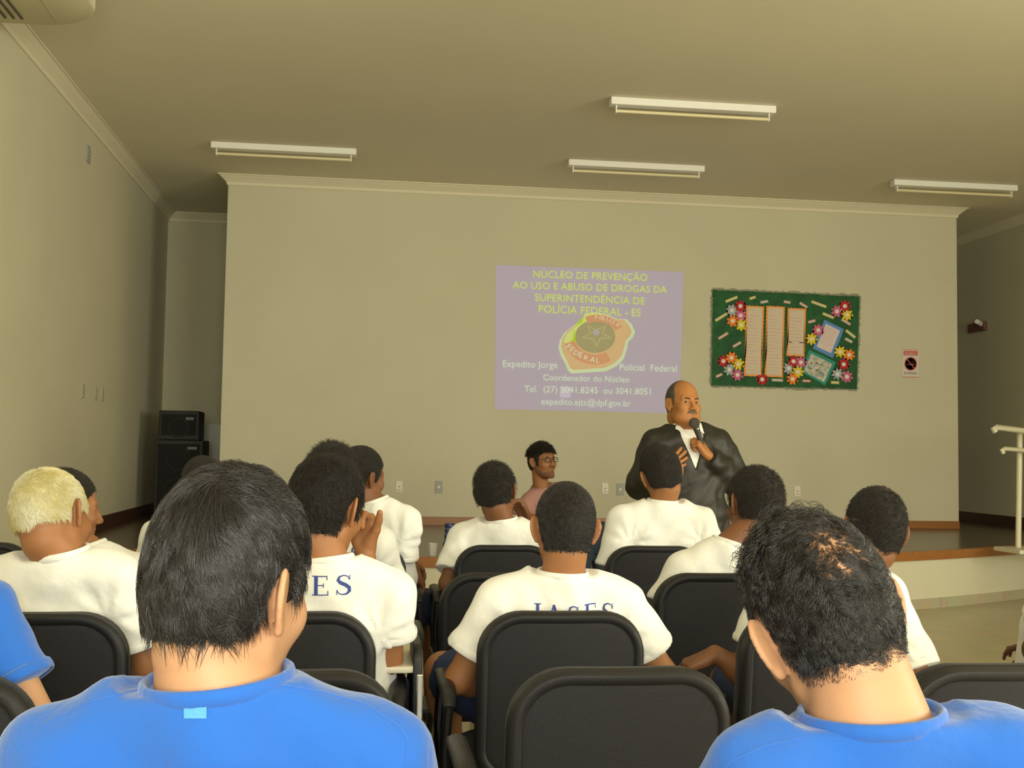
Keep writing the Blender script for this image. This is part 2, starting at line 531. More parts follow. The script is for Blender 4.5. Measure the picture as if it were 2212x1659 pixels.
def scratch(px, py, px2, py2, w, label):
    A, B = P(px, py, YW-0.0005), P(px2, py2, YW-0.0005)
    o = MB().box((-w, -0.001, min(A[2], B[2])), (w, 0.0004, max(A[2], B[2])))
    for v in o.bm.verts: v.co.x += A[0]
    o = o.build('wall_mark', mat('wall_scuff', (0.25, 0.2, 0.11), 0.9)); tag(o, label, 'mark')
scratch(759, 503, 760, 545, 0.006, 'thin brown vertical scuff mark high on the left half of the front wall')
scratch(1671, 549, 1672, 556, 0.008, 'tiny brown spot on the front wall above the green board')
# small red alarm on the right wall
def rightwall(px, py):
    d = CF + CR*(px-1106)/FPX + CU*(829.5-py)/FPX
    t = XR/d[0]
    return (XR, d[1]*t, CAM_H+d[2]*t)
q = rightwall(2118, 706)
r_ = empty('wall_bracket', q); tag(r_, 'small dark red wall bracket with a pale tip on the dim right wall', 'bracket')
MB().box((-0.05, -0.16, -0.06), (0, 0.22, 0.05), 0.01).build('base', mat('dark_red_plastic', (0.14, 0.04, 0.03), 0.5), r_)
MB().tube([(-0.05, -0.1, 0.02), (-0.16, -0.2, 0.04)], 0.03, 10).build('tip', M_WHITEP, r_, smooth=True)

# ------------------------------------------------------------------ PROJECTED SLIDE
def text_mesh(string, A, B, ys=1.0, name='lettering', m=None, parent=None, base=(0, 0, 0), extr=0.0, up=(0, 0, 1), shear=0.0):
    """text whose baseline runs from world point A to B"""
    cu = bpy.data.curves.new('t', 'FONT')
    cu.body = string
    cu.resolution_u = 3
    cu.extrude = 0
    to = bpy.data.objects.new('t', cu)
    me = bpy.data.meshes.new_from_object(to)
    bpy.data.objects.remove(to); bpy.data.curves.remove(cu)
    n = len(me.vertices)
    co = np.zeros(n*3, dtype=np.float32); me.vertices.foreach_get('co', co); co = co.reshape(-1, 3)
    x0, x1 = co[:, 0].min(), co[:, 0].max()
    A, B = np.array(A, float), np.array(B, float)
    L = np.linalg.norm(B-A); s = L/(x1-x0)
    e = (B-A)/L; upv = np.array(up, float); upv -= e*np.dot(e, upv); upv /= np.linalg.norm(upv)
    out = A + np.outer((co[:, 0]-x0)*s, e) + np.outer(co[:, 1]*s*ys, upv) - np.array(base)
    polys = [tuple(p.vertices) for p in me.polygons]
    bpy.data.meshes.remove(me)
    # one mesh per word
    iv = sorted((min(co[i, 0] for i in p), max(co[i, 0] for i in p), k) for k, p in enumerate(polys))
    words, cur, mx = [], [], None
    gap = 0.17 if '~' not in string else 9
    for a, b, k in iv:
        if mx is not None and a > mx+gap: words.append(cur); cur = []
        cur.append(k); mx = b if mx is None else max(mx, b)
    words.append(cur)
    for w in words:
        ids = sorted({i for k in w for i in polys[k]}); mp = {i: j for j, i in enumerate(ids)}
        m2 = bpy.data.meshes.new(name)
        m2.from_pydata([tuple(out[i]) for i in ids], [], [tuple(mp[i] for i in polys[k]) for k in w])
        r = link(name, m2, m, parent)
    return r

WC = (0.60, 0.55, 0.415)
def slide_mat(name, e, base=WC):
    return mat(name, base, 0.8, emis=e, estr=1.0)  # projector light put into the wall colour as emission; no projector casts it
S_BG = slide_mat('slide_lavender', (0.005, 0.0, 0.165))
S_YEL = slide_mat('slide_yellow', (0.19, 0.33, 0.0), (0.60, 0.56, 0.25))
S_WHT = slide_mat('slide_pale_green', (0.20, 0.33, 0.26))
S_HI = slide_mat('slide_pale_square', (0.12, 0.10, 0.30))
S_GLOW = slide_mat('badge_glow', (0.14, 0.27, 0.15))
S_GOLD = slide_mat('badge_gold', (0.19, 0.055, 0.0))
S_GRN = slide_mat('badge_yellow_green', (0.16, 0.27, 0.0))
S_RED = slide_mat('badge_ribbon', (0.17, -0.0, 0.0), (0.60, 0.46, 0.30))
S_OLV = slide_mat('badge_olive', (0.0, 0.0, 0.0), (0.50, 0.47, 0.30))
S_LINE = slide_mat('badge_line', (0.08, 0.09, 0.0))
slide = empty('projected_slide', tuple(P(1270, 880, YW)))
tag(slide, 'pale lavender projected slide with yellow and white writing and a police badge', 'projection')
def Z1(zx, zy, off): return P(1050+zx*0.20492, 560+zy*0.20494, YW-off)
def wpoly(pts, off, name, m, parent, rb=None, mapf=Z1):
    bm = bmesh.new()
    loc = np.array((rb or parent).matrix_basis.translation) if parent else np.zeros(3)
    base = loc
    vs = [bm.verts.new(Vector(mapf(p[0], p[1], off)-base)) for p in pts]
    f = bm.faces.new(vs)
    bmesh.ops.triangulate(bm, faces=[f])
    bm.normal_update()
    for f in bm.faces:
        if f.normal.y > 0: f.normal_flip()
    me = bpy.data.meshes.new(name); bm.to_mesh(me); bm.free()
    return link(name, me, m, parent)
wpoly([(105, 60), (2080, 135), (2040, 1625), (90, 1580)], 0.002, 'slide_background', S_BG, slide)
sb = np.array(slide.location)
def sline(s, x0, y0, x1, y1, m, ys=1.0, name='lettering'):
    o = text_mesh(s, Z1(x0, y0, 0.0085), Z1(x1, y1, 0.0085), ys, name, m, slide, sb)
    return o
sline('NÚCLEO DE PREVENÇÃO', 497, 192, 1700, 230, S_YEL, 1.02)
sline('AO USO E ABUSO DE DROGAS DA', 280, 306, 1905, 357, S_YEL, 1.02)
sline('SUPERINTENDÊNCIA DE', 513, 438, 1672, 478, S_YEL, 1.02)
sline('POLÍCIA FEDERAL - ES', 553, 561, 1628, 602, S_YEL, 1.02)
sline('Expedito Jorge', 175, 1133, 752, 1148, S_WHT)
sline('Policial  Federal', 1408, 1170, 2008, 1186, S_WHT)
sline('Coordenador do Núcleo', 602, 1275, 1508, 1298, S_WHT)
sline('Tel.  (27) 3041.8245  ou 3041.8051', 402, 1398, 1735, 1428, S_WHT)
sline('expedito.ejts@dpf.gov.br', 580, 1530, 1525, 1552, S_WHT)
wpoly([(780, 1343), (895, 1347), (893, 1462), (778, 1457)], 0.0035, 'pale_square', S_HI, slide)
badge = empty('badge', (0, 0, 0)); badge.parent = slide
OUT = [(1040, 575), (1120, 560), (1200, 568), (1290, 590), (1380, 628), (1480, 632), (1535, 685), (1572, 770), (1545, 828), (1497, 872), (1484, 950), (1448, 1055), (1370, 1130), (1260, 1182), (1100, 1192), (960, 1202), (900, 1205), (862, 1172), (838, 1110), (790, 1020), (763, 940), (775, 860), (830, 772), (930, 692), (1000, 648)]
def shr(pts, k, c=(1165, 880)): return [(c[0]+(p[0]-c[0])*k, c[1]+(p[1]-c[1])*k) for p in pts]
def bp(pts, off, name, m): return wpoly(pts, off, name, m, badge, slide)
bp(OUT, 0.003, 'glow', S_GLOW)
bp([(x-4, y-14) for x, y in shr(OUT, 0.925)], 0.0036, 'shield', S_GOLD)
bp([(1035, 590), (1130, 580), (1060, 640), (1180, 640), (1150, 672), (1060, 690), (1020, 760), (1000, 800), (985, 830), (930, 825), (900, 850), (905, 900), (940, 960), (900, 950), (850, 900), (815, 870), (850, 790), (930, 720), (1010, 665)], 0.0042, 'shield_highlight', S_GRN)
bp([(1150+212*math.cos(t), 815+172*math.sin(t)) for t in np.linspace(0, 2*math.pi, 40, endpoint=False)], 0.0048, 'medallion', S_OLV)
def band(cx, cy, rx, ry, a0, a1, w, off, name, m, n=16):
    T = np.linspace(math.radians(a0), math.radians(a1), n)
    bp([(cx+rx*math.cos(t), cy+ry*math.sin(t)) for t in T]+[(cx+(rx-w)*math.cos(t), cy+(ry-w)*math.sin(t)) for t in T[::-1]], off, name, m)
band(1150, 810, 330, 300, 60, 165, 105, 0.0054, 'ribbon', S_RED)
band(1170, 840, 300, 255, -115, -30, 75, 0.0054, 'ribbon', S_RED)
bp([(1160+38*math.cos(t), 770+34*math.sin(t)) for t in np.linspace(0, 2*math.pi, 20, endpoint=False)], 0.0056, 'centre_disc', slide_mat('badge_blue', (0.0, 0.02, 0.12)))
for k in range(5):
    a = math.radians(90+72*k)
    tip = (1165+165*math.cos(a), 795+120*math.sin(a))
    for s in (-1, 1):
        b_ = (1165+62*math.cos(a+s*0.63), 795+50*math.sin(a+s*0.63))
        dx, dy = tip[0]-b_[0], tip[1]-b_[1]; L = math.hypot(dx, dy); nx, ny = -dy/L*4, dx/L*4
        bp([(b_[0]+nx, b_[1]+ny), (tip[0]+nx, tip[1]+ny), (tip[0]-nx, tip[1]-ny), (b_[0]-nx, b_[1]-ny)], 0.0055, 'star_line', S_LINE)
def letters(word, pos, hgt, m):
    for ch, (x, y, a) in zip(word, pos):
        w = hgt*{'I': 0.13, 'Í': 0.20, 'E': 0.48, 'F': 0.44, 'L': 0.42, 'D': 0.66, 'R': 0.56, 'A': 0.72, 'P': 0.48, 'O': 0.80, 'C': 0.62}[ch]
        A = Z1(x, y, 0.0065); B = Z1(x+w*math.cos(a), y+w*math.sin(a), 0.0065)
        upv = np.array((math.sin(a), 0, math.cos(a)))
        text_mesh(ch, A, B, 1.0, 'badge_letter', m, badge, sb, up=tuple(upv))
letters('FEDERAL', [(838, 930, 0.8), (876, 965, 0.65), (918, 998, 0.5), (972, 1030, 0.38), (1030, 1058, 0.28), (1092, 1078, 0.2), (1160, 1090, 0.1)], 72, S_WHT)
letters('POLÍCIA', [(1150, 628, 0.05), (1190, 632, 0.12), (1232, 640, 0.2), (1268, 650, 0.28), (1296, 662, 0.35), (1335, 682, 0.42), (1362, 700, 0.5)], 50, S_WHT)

# ------------------------------------------------------------------ BULLETIN BOARD
board = empty('bulletin_board', tuple(P(1694, 838, YW)))
tag(board, 'green bulletin board with paper flowers and text strips on the front wall', 'bulletin board')
bbase = np.array(board.location)
M_GREEN = mat('green_board_paper', (0.018, 0.115, 0.035), 0.8, var=0.35, vscale=9)
M_FOIL = mat('crumpled_clear_plastic', (0.5, 0.52, 0.42), 0.15, bump=1.0, bscale=90, spec=1.0, alpha=0.45)
def Z2(zx, zy, off): return P(1520+zx*0.16275, 610+zy*0.16271, YW-off)
def bslab(pts, off, th, name, m, parent=board):
    bm = bmesh.new()
    a = [bm.verts.new(Vector(Z2(p[0], p[1], off)-bbase)) for p in pts]
    b = [bm.verts.new(Vector(Z2(p[0], p[1], off+th)-bbase)) for p in pts]
    n = len(a)
    bm.faces.new(a); bm.faces.new(b[::-1])
    for i in range(n): bm.faces.new((a[i], b[i], b[(i+1) % n], a[(i+1) % n]))
    bmesh.ops.triangulate(bm, faces=bm.faces[:])
    bmesh.ops.recalc_face_normals(bm, faces=bm.faces[:])
    me = bpy.data.meshes.new(name); bm.to_mesh(me); bm.free()
    return link(name, me, m, parent)
random.seed(4)
bslab([(120, 95), (2070, 182), (2035, 1420), (102, 1368)], 0.002, 0.018, 'board_panel', M_GREEN)
# crumpled plastic wrap along the border
def wrap_edge(p, q, n=46):
    bm = bmesh.new(); prev = None
    for i in range(n+1):
        t = i/n
        x, y = p[0]+(q[0]-p[0])*t, p[1]+(q[1]-p[1])*t
        dx, dy = q[0]-p[0], q[1]-p[1]; L = math.hypot(dx, dy)
        nx, ny = -dy/L, dx/L
        o1, o2 = random.uniform(-4, 14), random.uniform(-34, -8)
        a = bm.verts.new(Vector(Z2(x+nx*o1, y+ny*o1, 0.021+random.uniform(0, 0.006))-bbase))
        b = bm.verts.new(Vector(Z2(x+nx*o2, y+ny*o2, random.uniform(0.004, 0.018))-bbase))
        if prev: bm.faces.new((prev[0], a, b, prev[1]))
        prev = (a, b)
    bmesh.ops.solidify(bm, geom=bm.faces[:], thickness=0.0008)
    me = bpy.data.meshes.new('plastic_wrap'); bm.to_mesh(me); bm.free()
    link('plastic_wrap', me, M_FOIL, board)
wrap_edge((120, 95), (2070, 182)); wrap_edge((2070, 182), (2035, 1420)); wrap_edge((2035, 1420), (102, 1368)); wrap_edge((102, 1368), (120, 95))
M_ORB = mat('orange_card', (0.85, 0.33, 0.06), 0.7)
M_PAP = mat('pinkish_paper', (0.68, 0.56, 0.44), 0.8)
M_REDT = mat('red_handwriting', (0.45, 0.10, 0.08), 0.8)
def strip(x0, y0, x1, y1, slant, rows, words):
    """text strip with scalloped orange border; slant = bottom shift in x"""
    def q(x, y): return (x-slant*(y-y0)/(y1-y0), y+(x-x0)*0.045)
    bd = []
    n1 = 40
    for i in range(n1): bd.append((x0-12+(i % 2)*7, y0-12+(y1-y0+24)*i/n1))
    for i in range(10): bd.append((x0-12+(x1-x0+24)*i/10, y1+12-(i % 2)*7))
    for i in range(n1): bd.append((x1+12-(i % 2)*7, y1+12-(y1-y0+24)*i/n1))
    for i in range(10): bd.append((x1+12-(x1-x0+24)*i/10, y0-12+(i % 2)*7))
    card = bslab([q(*p) for p in bd], 0.021, 0.0015, 'text_strip', M_ORB)
    bslab([q(x0+14, y0+14), q(x1-14, y0+14), q(x1-14, y1-14), q(x0+14, y1-14)], 0.023, 0.001, 'paper', M_PAP, card)
    for i, w in enumerate(words):
        yy = y0+14+(y1-y0-28)*(i+0.8)/len(words)
        if not w: continue
        wd = min(x1-x0-50, len(w)*18)
        a, b = q(x0+22, yy), q(x0+22+wd, yy)
        text_mesh(w, Z2(a[0], a[1], 0.0246), Z2(b[0], b[1], 0.0246), 1.0, 'writing', M_REDT, card, bbase)
# the writing on the strips is too blurred to read: copied as unreadable small strokes grouped like words
def scrib(n, seed):
    r = random.Random(seed)
    return [('~'*r.randint(4, 9) if i != 1 else '') for i in range(n)]
strip(572, 315, 795, 1235, 30, 21, scrib(21, 1))
strip(840, 318, 1070, 1245, 22, 21, scrib(21, 2))
strip(1125, 345, 1352, 970, 18, 14, scrib(14, 3))
bslab([(1128, 785), (1170, 787), (1170, 799), (1128, 797)], 0.025, 0.001, 'black_tape', M_HOLE)
bslab([(1270, 791), (1328, 793), (1328, 805), (1270, 803)], 0.025, 0.001, 'black_tape', M_HOLE)
FC = {'r': (0.46, 0.012, 0.02), 'p': (0.60, 0.13, 0.26), 'o': (0.80, 0.22, 0.02), 'y': (0.72, 0.56, 0.02), 'b': (0.36, 0.40, 0.42)}
FN = {'r': 'red', 'p': 'pink', 'o': 'orange', 'y': 'yellow', 'b': 'pale grey'}
M_FCEN = mat('flower_centre', (0.78, 0.70, 0.62), 0.8)
def flower(x, y, c, r=82):
    n = 8; pts = []
    a0 = random.random()
    for k in range(n*6):
        t = 2*math.pi*k/(n*6)
        rr = r*(0.62+0.38*abs(math.cos(n/2*t)))**1.0
        pts.append((x+rr*math.cos(t+a0), y+rr*math.sin(t+a0)))
    random_off = 0.026+random.uniform(0, 0.004)
    f = bslab(pts, random_off, 0.0015, 'paper_flower', mat('paper_'+FN[c].replace(' ', '_'), FC[c], 0.7))
    f['label'] = FN[c]+' paper flower'
    bslab([(x+27*math.cos(t), y+27*math.sin(t)) for t in np.linspace(0, 2*math.pi, 14, endpoint=False)], random_off+0.002, 0.001, 'flower_centre', M_FCEN, f)
for fx in ((375, 372, 'b'), (488, 315, 'r'), (490, 440, 'p'), (385, 512, 'o'), (498, 565, 'y'), (262, 1045, 'r'), (370, 1000, 'o'), (462, 1085, 'y'), (342, 1158, 'b'), (450, 1228, 'p'),
           (778, 1288, 'r'), (1192, 1048, 'r'), (1292, 1062, 'p'), (1130, 1140, 'b'), (1252, 1188, 'y'), (1180, 1282, 'o'), (1522, 635, 'p'), (1435, 752, 'y'),
           (1875, 315, 'r'), (1770, 385, 'p'), (1905, 430, 'y'), (1812, 922, 'y'), (1932, 962, 'o'), (1860, 1088, 'r'), (1778, 1218, 'b'), (1902, 1252, 'p')):
    flower(*fx)
SCOL = {'y': (0.55, 0.50, 0.08), 'p': (0.50, 0.22, 0.22), 'b': (0.35, 0.38, 0.34), 'r': (0.5, 0.06, 0.08)}
SN = {'y': 'yellow', 'p': 'pink', 'b': 'grey', 'r': 'red'}
for (x, y, L, a, c) in ((370, 225, 170, -22, 'y'), (650, 205, 85, -18, 'y'), (805, 258, 105, -10, 'b'), (1108, 262, 95, 10, 'p'), (1325, 302, 120, 32, 'p'), (1530, 290, 210, 20, 'y'),
                        (235, 460, 190, -32, 'y'), (260, 710, 150, -32, 'p'), (442, 825, 125, -30, 'p'), (205, 1235, 95, -25, 'p'), (1655, 442, 160, 22, 'y'), (1435, 518, 100, -15, 'p'),
                        (1890, 525, 140, 32, 'p'), (1950, 685, 160, 38, 'y'), (1925, 770, 110, 28, 'b'), (980, 1298, 150, 3, 'b'), (1365, 1308, 115, 2, 'r'), (1745, 1330, 110, 3, 'y')):
    ca, sa = math.cos(math.radians(a)), math.sin(math.radians(a))
    def rc(w, h): return [(x+u*ca-v*sa, y+u*sa+v*ca) for u, v in ((-w, -h), (w, -h), (w, h), (-w, h))]
    s_ = bslab(rc(L/2, 19), 0.021, 0.001, 'paper_slip', mat('slip_'+SN[c], SCOL[c], 0.8))
    s_['label'] = SN[c]+' paper slip'
    bslab(rc(L/2-9, 11), 0.022, 0.0008, 'paper', M_PAP, s_)
pc = bslab([(1602, 495), (1862, 622), (1715, 1005), (1448, 875)], 0.021, 0.002, 'blue_card', mat('blue_card', (0.10, 0.26, 0.60), 0.7))
bslab([(1622, 548), (1812, 642), (1690, 940), (1500, 852)], 0.0235, 0.001, 'paper', mat('pink_paper', (0.72, 0.58, 0.56), 0.8), pc)
for i in range(9):
    t = 0.12+0.085*i
    x0, y0 = 1622+(1500-1622)*t+14, 548+(852-548)*t+8
    w = 0.86*random.uniform(0.6, 1)
    text_mesh('~~~~~~~~', Z2(x0, y0, 0.025), Z2(x0+175*w, y0+86*w, 0.025), 0.8, 'writing', M_REDT, pc, bbase)
tc_ = bslab([(1400, 895), (1758, 1060), (1610, 1370), (1298, 1190)], 0.0215, 0.002, 'teal_card', mat('teal_card', (0.02, 0.27, 0.22), 0.7))
bslab([(1425, 945), (1708, 1082), (1598, 1325), (1332, 1180)], 0.024, 0.001, 'paper', mat('drawing_paper', (0.66, 0.62, 0.50), 0.8, dark=(0.30, 0.33, 0.30), vscale=30), tc_)
for k in range(16):
    u, v = random.uniform(0.12, 0.85), random.uniform(0.12, 0.85)
    x = 1425+(1708-1425)*u+(1332-1425)*v; y = 945+(1082-945)*u+(1180-945)*v
    r = random.uniform(8, 20)
    bslab([(x+r*math.cos(t), y+r*0.7*math.sin(t)) for t in np.linspace(0, 6.28, 9, endpoint=False)], 0.0255+0.0002*k, 0.0006, 'drawing_blot', mat('blot%d' % (k % 4), [(0.15, 0.25, 0.35), (0.5, 0.4, 0.1), (0.3, 0.12, 0.1), (0.15, 0.3, 0.12)][k % 4], 0.8), tc_)

# ------------------------------------------------------------------ NO SMOKING SIGN
def Z3(zx, zy, off): return P(1850+zx*0.36164, 660+zy*0.36166, YW-off)
sign = empty('no_smoking_sign', tuple(P(1966, 814, YW)))
tag(sign, 'small white and red no smoking sign on the front wall right of the green board', 'sign')
gb = np.array(sign.location)
def gslab(pts, off, th, name, m):
    bm = bmesh.new()
    a = [bm.verts.new(Vector(Z3(p[0], p[1], off)-gb)) for p in pts]
    b = [bm.verts.new(Vector(Z3(p[0], p[1], off+th)-gb)) for p in pts]
    n = len(a); bm.faces.new(a); bm.faces.new(b[::-1])
    for i in range(n): bm.faces.new((a[i], b[i], b[(i+1) % n], a[(i+1) % n]))
    bmesh.ops.triangulate(bm, faces=bm.faces[:]); bmesh.ops.recalc_face_normals(bm, faces=bm.faces[:])
    me = bpy.data.meshes.new(name); bm.to_mesh(me); bm.free()
    return link(name, me, m, sign)
M_SRED = mat('sign_red', (0.55, 0.09, 0.07), 0.5); M_SW = mat('sign_white', (0.66, 0.58, 0.52), 0.5); M_SK = mat('sign_black', (0.06, 0.05, 0.05), 0.5)
gslab([(274, 261), (373, 264), (371, 429), (273, 427)], 0.0, 0.004, 'sign_panel', M_SW)
gslab([(281, 271), (366, 273), (366, 299), (281, 297)], 0.004, 0.001, 'sign_header', M_SRED)
gslab([(275, 262), (372, 265), (372, 268), (275, 265)], 0.004, 0.001, 'sign_rule', M_SRED)
gslab([(275, 424), (371, 426), (371, 429), (275, 427)], 0.004, 0.001, 'sign_rule', M_SRED)
text_mesh('PROIBIDO', Z3(289, 293, 0.0056), Z3(359, 295, 0.0056), 1.2, 'lettering', M_SW, sign, gb)
text_mesh('FUMAR', Z3(286, 410, 0.0056), Z3(360, 412, 0.0056), 0.8, 'lettering', M_SK, sign, gb)
T = np.linspace(0, 2*math.pi, 33)
ro = [(324+38*math.cos(t), 348+41*math.sin(t)) for t in T]; ri = [(324+32*math.cos(t), 348+35*math.sin(t)) for t in T[::-1]]
gslab(ro+ri, 0.0042, 0.001, 'prohibition_ring', M_SRED)
gslab([(299, 320), (303, 316), (350, 376), (346, 380)], 0.0048, 0.001, 'prohibition_bar', M_SRED)
gslab([(300, 349), (328, 349), (328, 355), (300, 355)], 0.0044, 0.001, 'cigarette', M_SK)
gslab([(330, 349), (348, 349), (348, 354), (330, 354)], 0.0044, 0.001, 'cigarette', M_SRED)
for k, pz in enumerate(([(332, 344), (330, 338), (336, 334), (333, 328)], [(340, 344), (338, 338), (346, 335), (344, 328)])):
    gslab([(x-1.2, y) for x, y in pz]+[(x+1.2, y) for x, y in pz[::-1]], 0.0044, 0.001, 'smoke', M_SK)

# ------------------------------------------------------------------ SPEAKERS, PLASTIC CHAIRS, RAILING, BOTTLE
M_SPK = mat('black_speaker_cabinet', (0.010, 0.0095, 0.009), 0.6, bump=0.3, bscale=300)
M_SPG = mat('black_speaker_grille', (0.005, 0.005, 0.005), 0.8, bump=0.6, bscale=500)
def cabinet(x0, x1, y0, y1, z0, z1, label, cones):
    root = empty('loudspeaker', ((x0+x1)/2, (y0+y1)/2, z0)); tag(root, label, 'loudspeaker')
    hw, hd, h = (x1-x0)/2, (y1-y0)/2, z1-z0
    MB().box((-hw, -hd, 0), (hw, hd, h), 0.012).build('cabinet', M_SPK, root)
    MB().box((-hw+0.03, -hd-0.008, 0.05), (hw-0.03, -hd+0.001, h-0.04), 0.004).build('grille', M_SPG, root)
    for (cz, r) in cones:
        MB().tube([(hw*0.0+r*math.cos(t), -hd-0.012, cz+r*math.sin(t)) for t in np.linspace(0, 6.283, 24, endpoint=False)], 0.006, 6, closed=True).build('speaker_ring', M_SPK, root, smooth=True)
    MB().box((hw*0.35, -hd-0.010, h-0.10), (hw*0.75, -hd-0.007, h-0.07)).build('maker_plate', mat('dull_grey_plate', (0.10, 0.10, 0.09), 0.5), root)
    for s in (-1, 1): MB().box((s*hw-0.02, -hd-0.004, 0.0), (s*hw+0.001*s+0.02*(s < 0), -hd+0.03, 0.05), 0.003).build('corner_cap', M_SPK, root)
SY = 12.6
a = P(343, 886, SY); b = P(428, 948, SY); c_ = P(336, 950, SY); d_ = P(434, 1100, SY)
cabinet(c_[0], d_[0], SY, SY+0.5, HS, c_[2], 'large black loudspeaker cabinet standing on the dark stage floor in the left recess', [(0.30, 0.15), (0.66, 0.12)])
cabinet(a[0], b[0], SY+0.02, SY+0.45, c_[2]+0.002, a[2], 'smaller black loudspeaker stacked on top of the large cabinet in the left recess', [(0.13, 0.1)])
M_CLEARW = mat('white_plastic_chair_shell', (0.42, 0.41, 0.36), 0.25, spec=0.8)
pch = P(455, 1000, 12.75)
cx0 = -1.72
def monobloc(x, y, z0, dz, label):
    root = empty('plastic_chair', (x, y, z0)); tag(root, label, 'chair', 'stacked white plastic chairs')
    bm = MB()
    n = 10
    for i in range(n):
        t0, t1 = i/n, (i+1)/n
        w0 = 0.19+0.03*math.sin(math.pi*t0); w1 = 0.19+0.03*math.sin(math.pi*t1)
        q0, q1 = (0.18+0.06*t0, 0.42+0.42*t0), (0.18+0.06*t1, 0.42+0.42*t1)
        bm.box((-w0, q0[0], q0[1]), (w0, q0[0]+0.015, q1[1]))
    bm.build('backrest', M_CLEARW, root)
    MB().box((-0.21, -0.2, 0.40), (0.21, 0.2, 0.425), 0.01).build('seat', M_CLEARW, root)
    for sx in (-1, 1):
        for sy in (-1, 1):
            MB().tube([(sx*0.19, sy*0.17, 0.41), (sx*0.22, sy*0.21, 0)], [0.022, 0.016], 8).build('leg', M_CLEARW, root, smooth=True)
        MB().tube([(sx*0.20, -0.17, 0.42), (sx*0.245, -0.15, 0.6), (sx*0.245, 0.1, 0.62), (sx*0.21, 0.2, 0.58)], 0.017, 8).build('armrest', M_CLEARW, root, smooth=True)
for k in range(5):
    monobloc(cx0, 13.52, HS+0.055*k, 0, 'white plastic chair in the stack beside the loudspeakers, '+('lowest', 'second from below', 'middle one', 'second from top', 'topmost')[k])

# cream tubular handrail on the right of the stage
M_RAIL = mat('cream_painted_steel', (0.62, 0.58, 0.42), 0.4)
rail = empty('handrail', tuple(P(2190, 1160, 9.2)*np.array((1, 1, 0))+np.array((0, 0, HS)))); tag(rail, 'cream tubular handrail with two rails standing on the stage at right', 'handrail')
rb_ = np.array(rail.location)
ry = 9.2
def RP(px, py, y=ry): return Vector(P(px, py, y)-rb_)
def bar(pts, r, name): MB().tube(pts, r, 12).build(name, M_RAIL, rail, smooth=True)
bar([RP(2150, 933), RP(2146, 927), RP(2152, 923), RP(2212, 931, ry-0.15), RP(2420, 960, ry-0.8)], 0.026, 'rail')
bar([RP(2168, 979), RP(2164, 973), RP(2170, 969), RP(2212, 973, ry-0.1), RP(2420, 996, ry-0.75)], 0.02, 'rail')
zt = RP(2201, 930).z
pb = RP(2199, 1150)
bar([(pb.x, pb.y, 0.0), (RP(2203, 930).x, RP(2203, 930).y, zt)], 0.024, 'post')
MB().box((pb.x-0.17, pb.y-0.3, 0.0), (pb.x+0.9, pb.y+0.1, 0.035), 0.006).build('base_plate', M_RAIL, rail)

bt = P(969, 1190, 8.62)
bottle = empty('water_bottle', (bt[0]+0.004, 8.62, HS)); tag(bottle, 'dark blue ribbed plastic bottle standing on the stage edge', 'bottle')
M_BB = mat('blue_translucent_plastic', (0.012, 0.05, 0.16), 0.12, spec=1.0, coat=0.6)
prof = [(0.001, 0), (0.036, 0.0), (0.042, 0.01), (0.043, 0.05), (0.045, 0.08), (0.040, 0.10), (0.033, 0.115), (0.033, 0.122), (0.037, 0.135), (0.037, 0.15), (0.031, 0.163), (0.031, 0.168), (0.035, 0.18), (0.035, 0.19), (0.029, 0.202)]
MB().lathe([(r*1.1, z*1.05) for r, z in prof]).build('bottle_body', M_BB, bottle, smooth=True)
MB().lathe([(0.001, 0.212), (0.036, 0.212), (0.037, 0.22), (0.037, 0.236), (0.034, 0.242), (0.001, 0.243)]).build('cap', mat('blue_cap', (0.01, 0.03, 0.12), 0.3), bottle, smooth=True)
ct = P(935, 1192, 8.56)
cup = MB()
cup.lathe([(0.026, 0.001), (0.036, 0.095), (0.037, 0.097), (0.0355, 0.097), (0.025, 0.003)], 28)
co_ = cup.build('plastic_cup', mat('clear_cup_plastic', (0.8, 0.8, 0.78), 0.08, trans=0.0, alpha=0.16, spec=1.0), smooth=True)
co_.location = (ct[0], 8.56, HS); tag(co_, 'clear disposable cup standing on the stage edge left of the blue bottle', 'cup')
# thin cable on the floor
cbl = MB().tube([P(905, 1400, 5.9)*np.array((1, 1, 0))+np.array((0, 0, 0.004)), (0.37, 6.9, 0.004), (0.36, 7.6, 0.004), (0.33, 8.3, 0.004)], 0.004, 6).build('floor_cable', M_HOLE, smooth=True)
tag(cbl, 'thin black cable lying on the tile floor in front of the stage', 'cable')

# ------------------------------------------------------------------ CHAIRS
def rr_outline(hw, z0, z1, rt, rb, n=9):
    pts = []
    for (cx, cz, r, a0) in ((hw-rt, z1-rt, rt, 0), (-(hw-rt), z1-rt, rt, 90), (-(hw-rb), z0+rb, rb, 180), (hw-rb, z0+rb, rb, 270)):
        for k in range(n+1):
            t = math.radians(a0+90*k/n)
            pts.append((cx+r*math.cos(t), cz+r*math.sin(t)))
        if a0 in (0, 180):
            x1 = -(hw-rt) if a0 == 0 else (hw-rb)
            x0 = -x1 if False else pts[-1][0]
            zz = pts[-1][1]
            for k in range(1, 8): pts.append((x0+(x1-x0)*k/8, zz))
        else:
            z_1 = (z0+rb) if a0 == 90 else (z1-rt)
            xx, zz0 = pts[-1]
            for k in range(1, 6): pts.append((xx, zz0+(z_1-zz0)*k/6))
    return pts
LEAN = math.radians(7)
def back_pt(x, z, y):
    """curved, reclined backrest surface coordinates -> chair local"""
    zt = z-0.46
    yy = y + 0.55*x*x
    top = 0.055*max(0.0, (z-0.80)/0.085)**2*0.25
    return Vector((x, yy - (zt-0.425)*math.tan(-LEAN)*-1*0 + math.tan(LEAN)*(0.425-zt) + 0.0 + top*0.0, z))
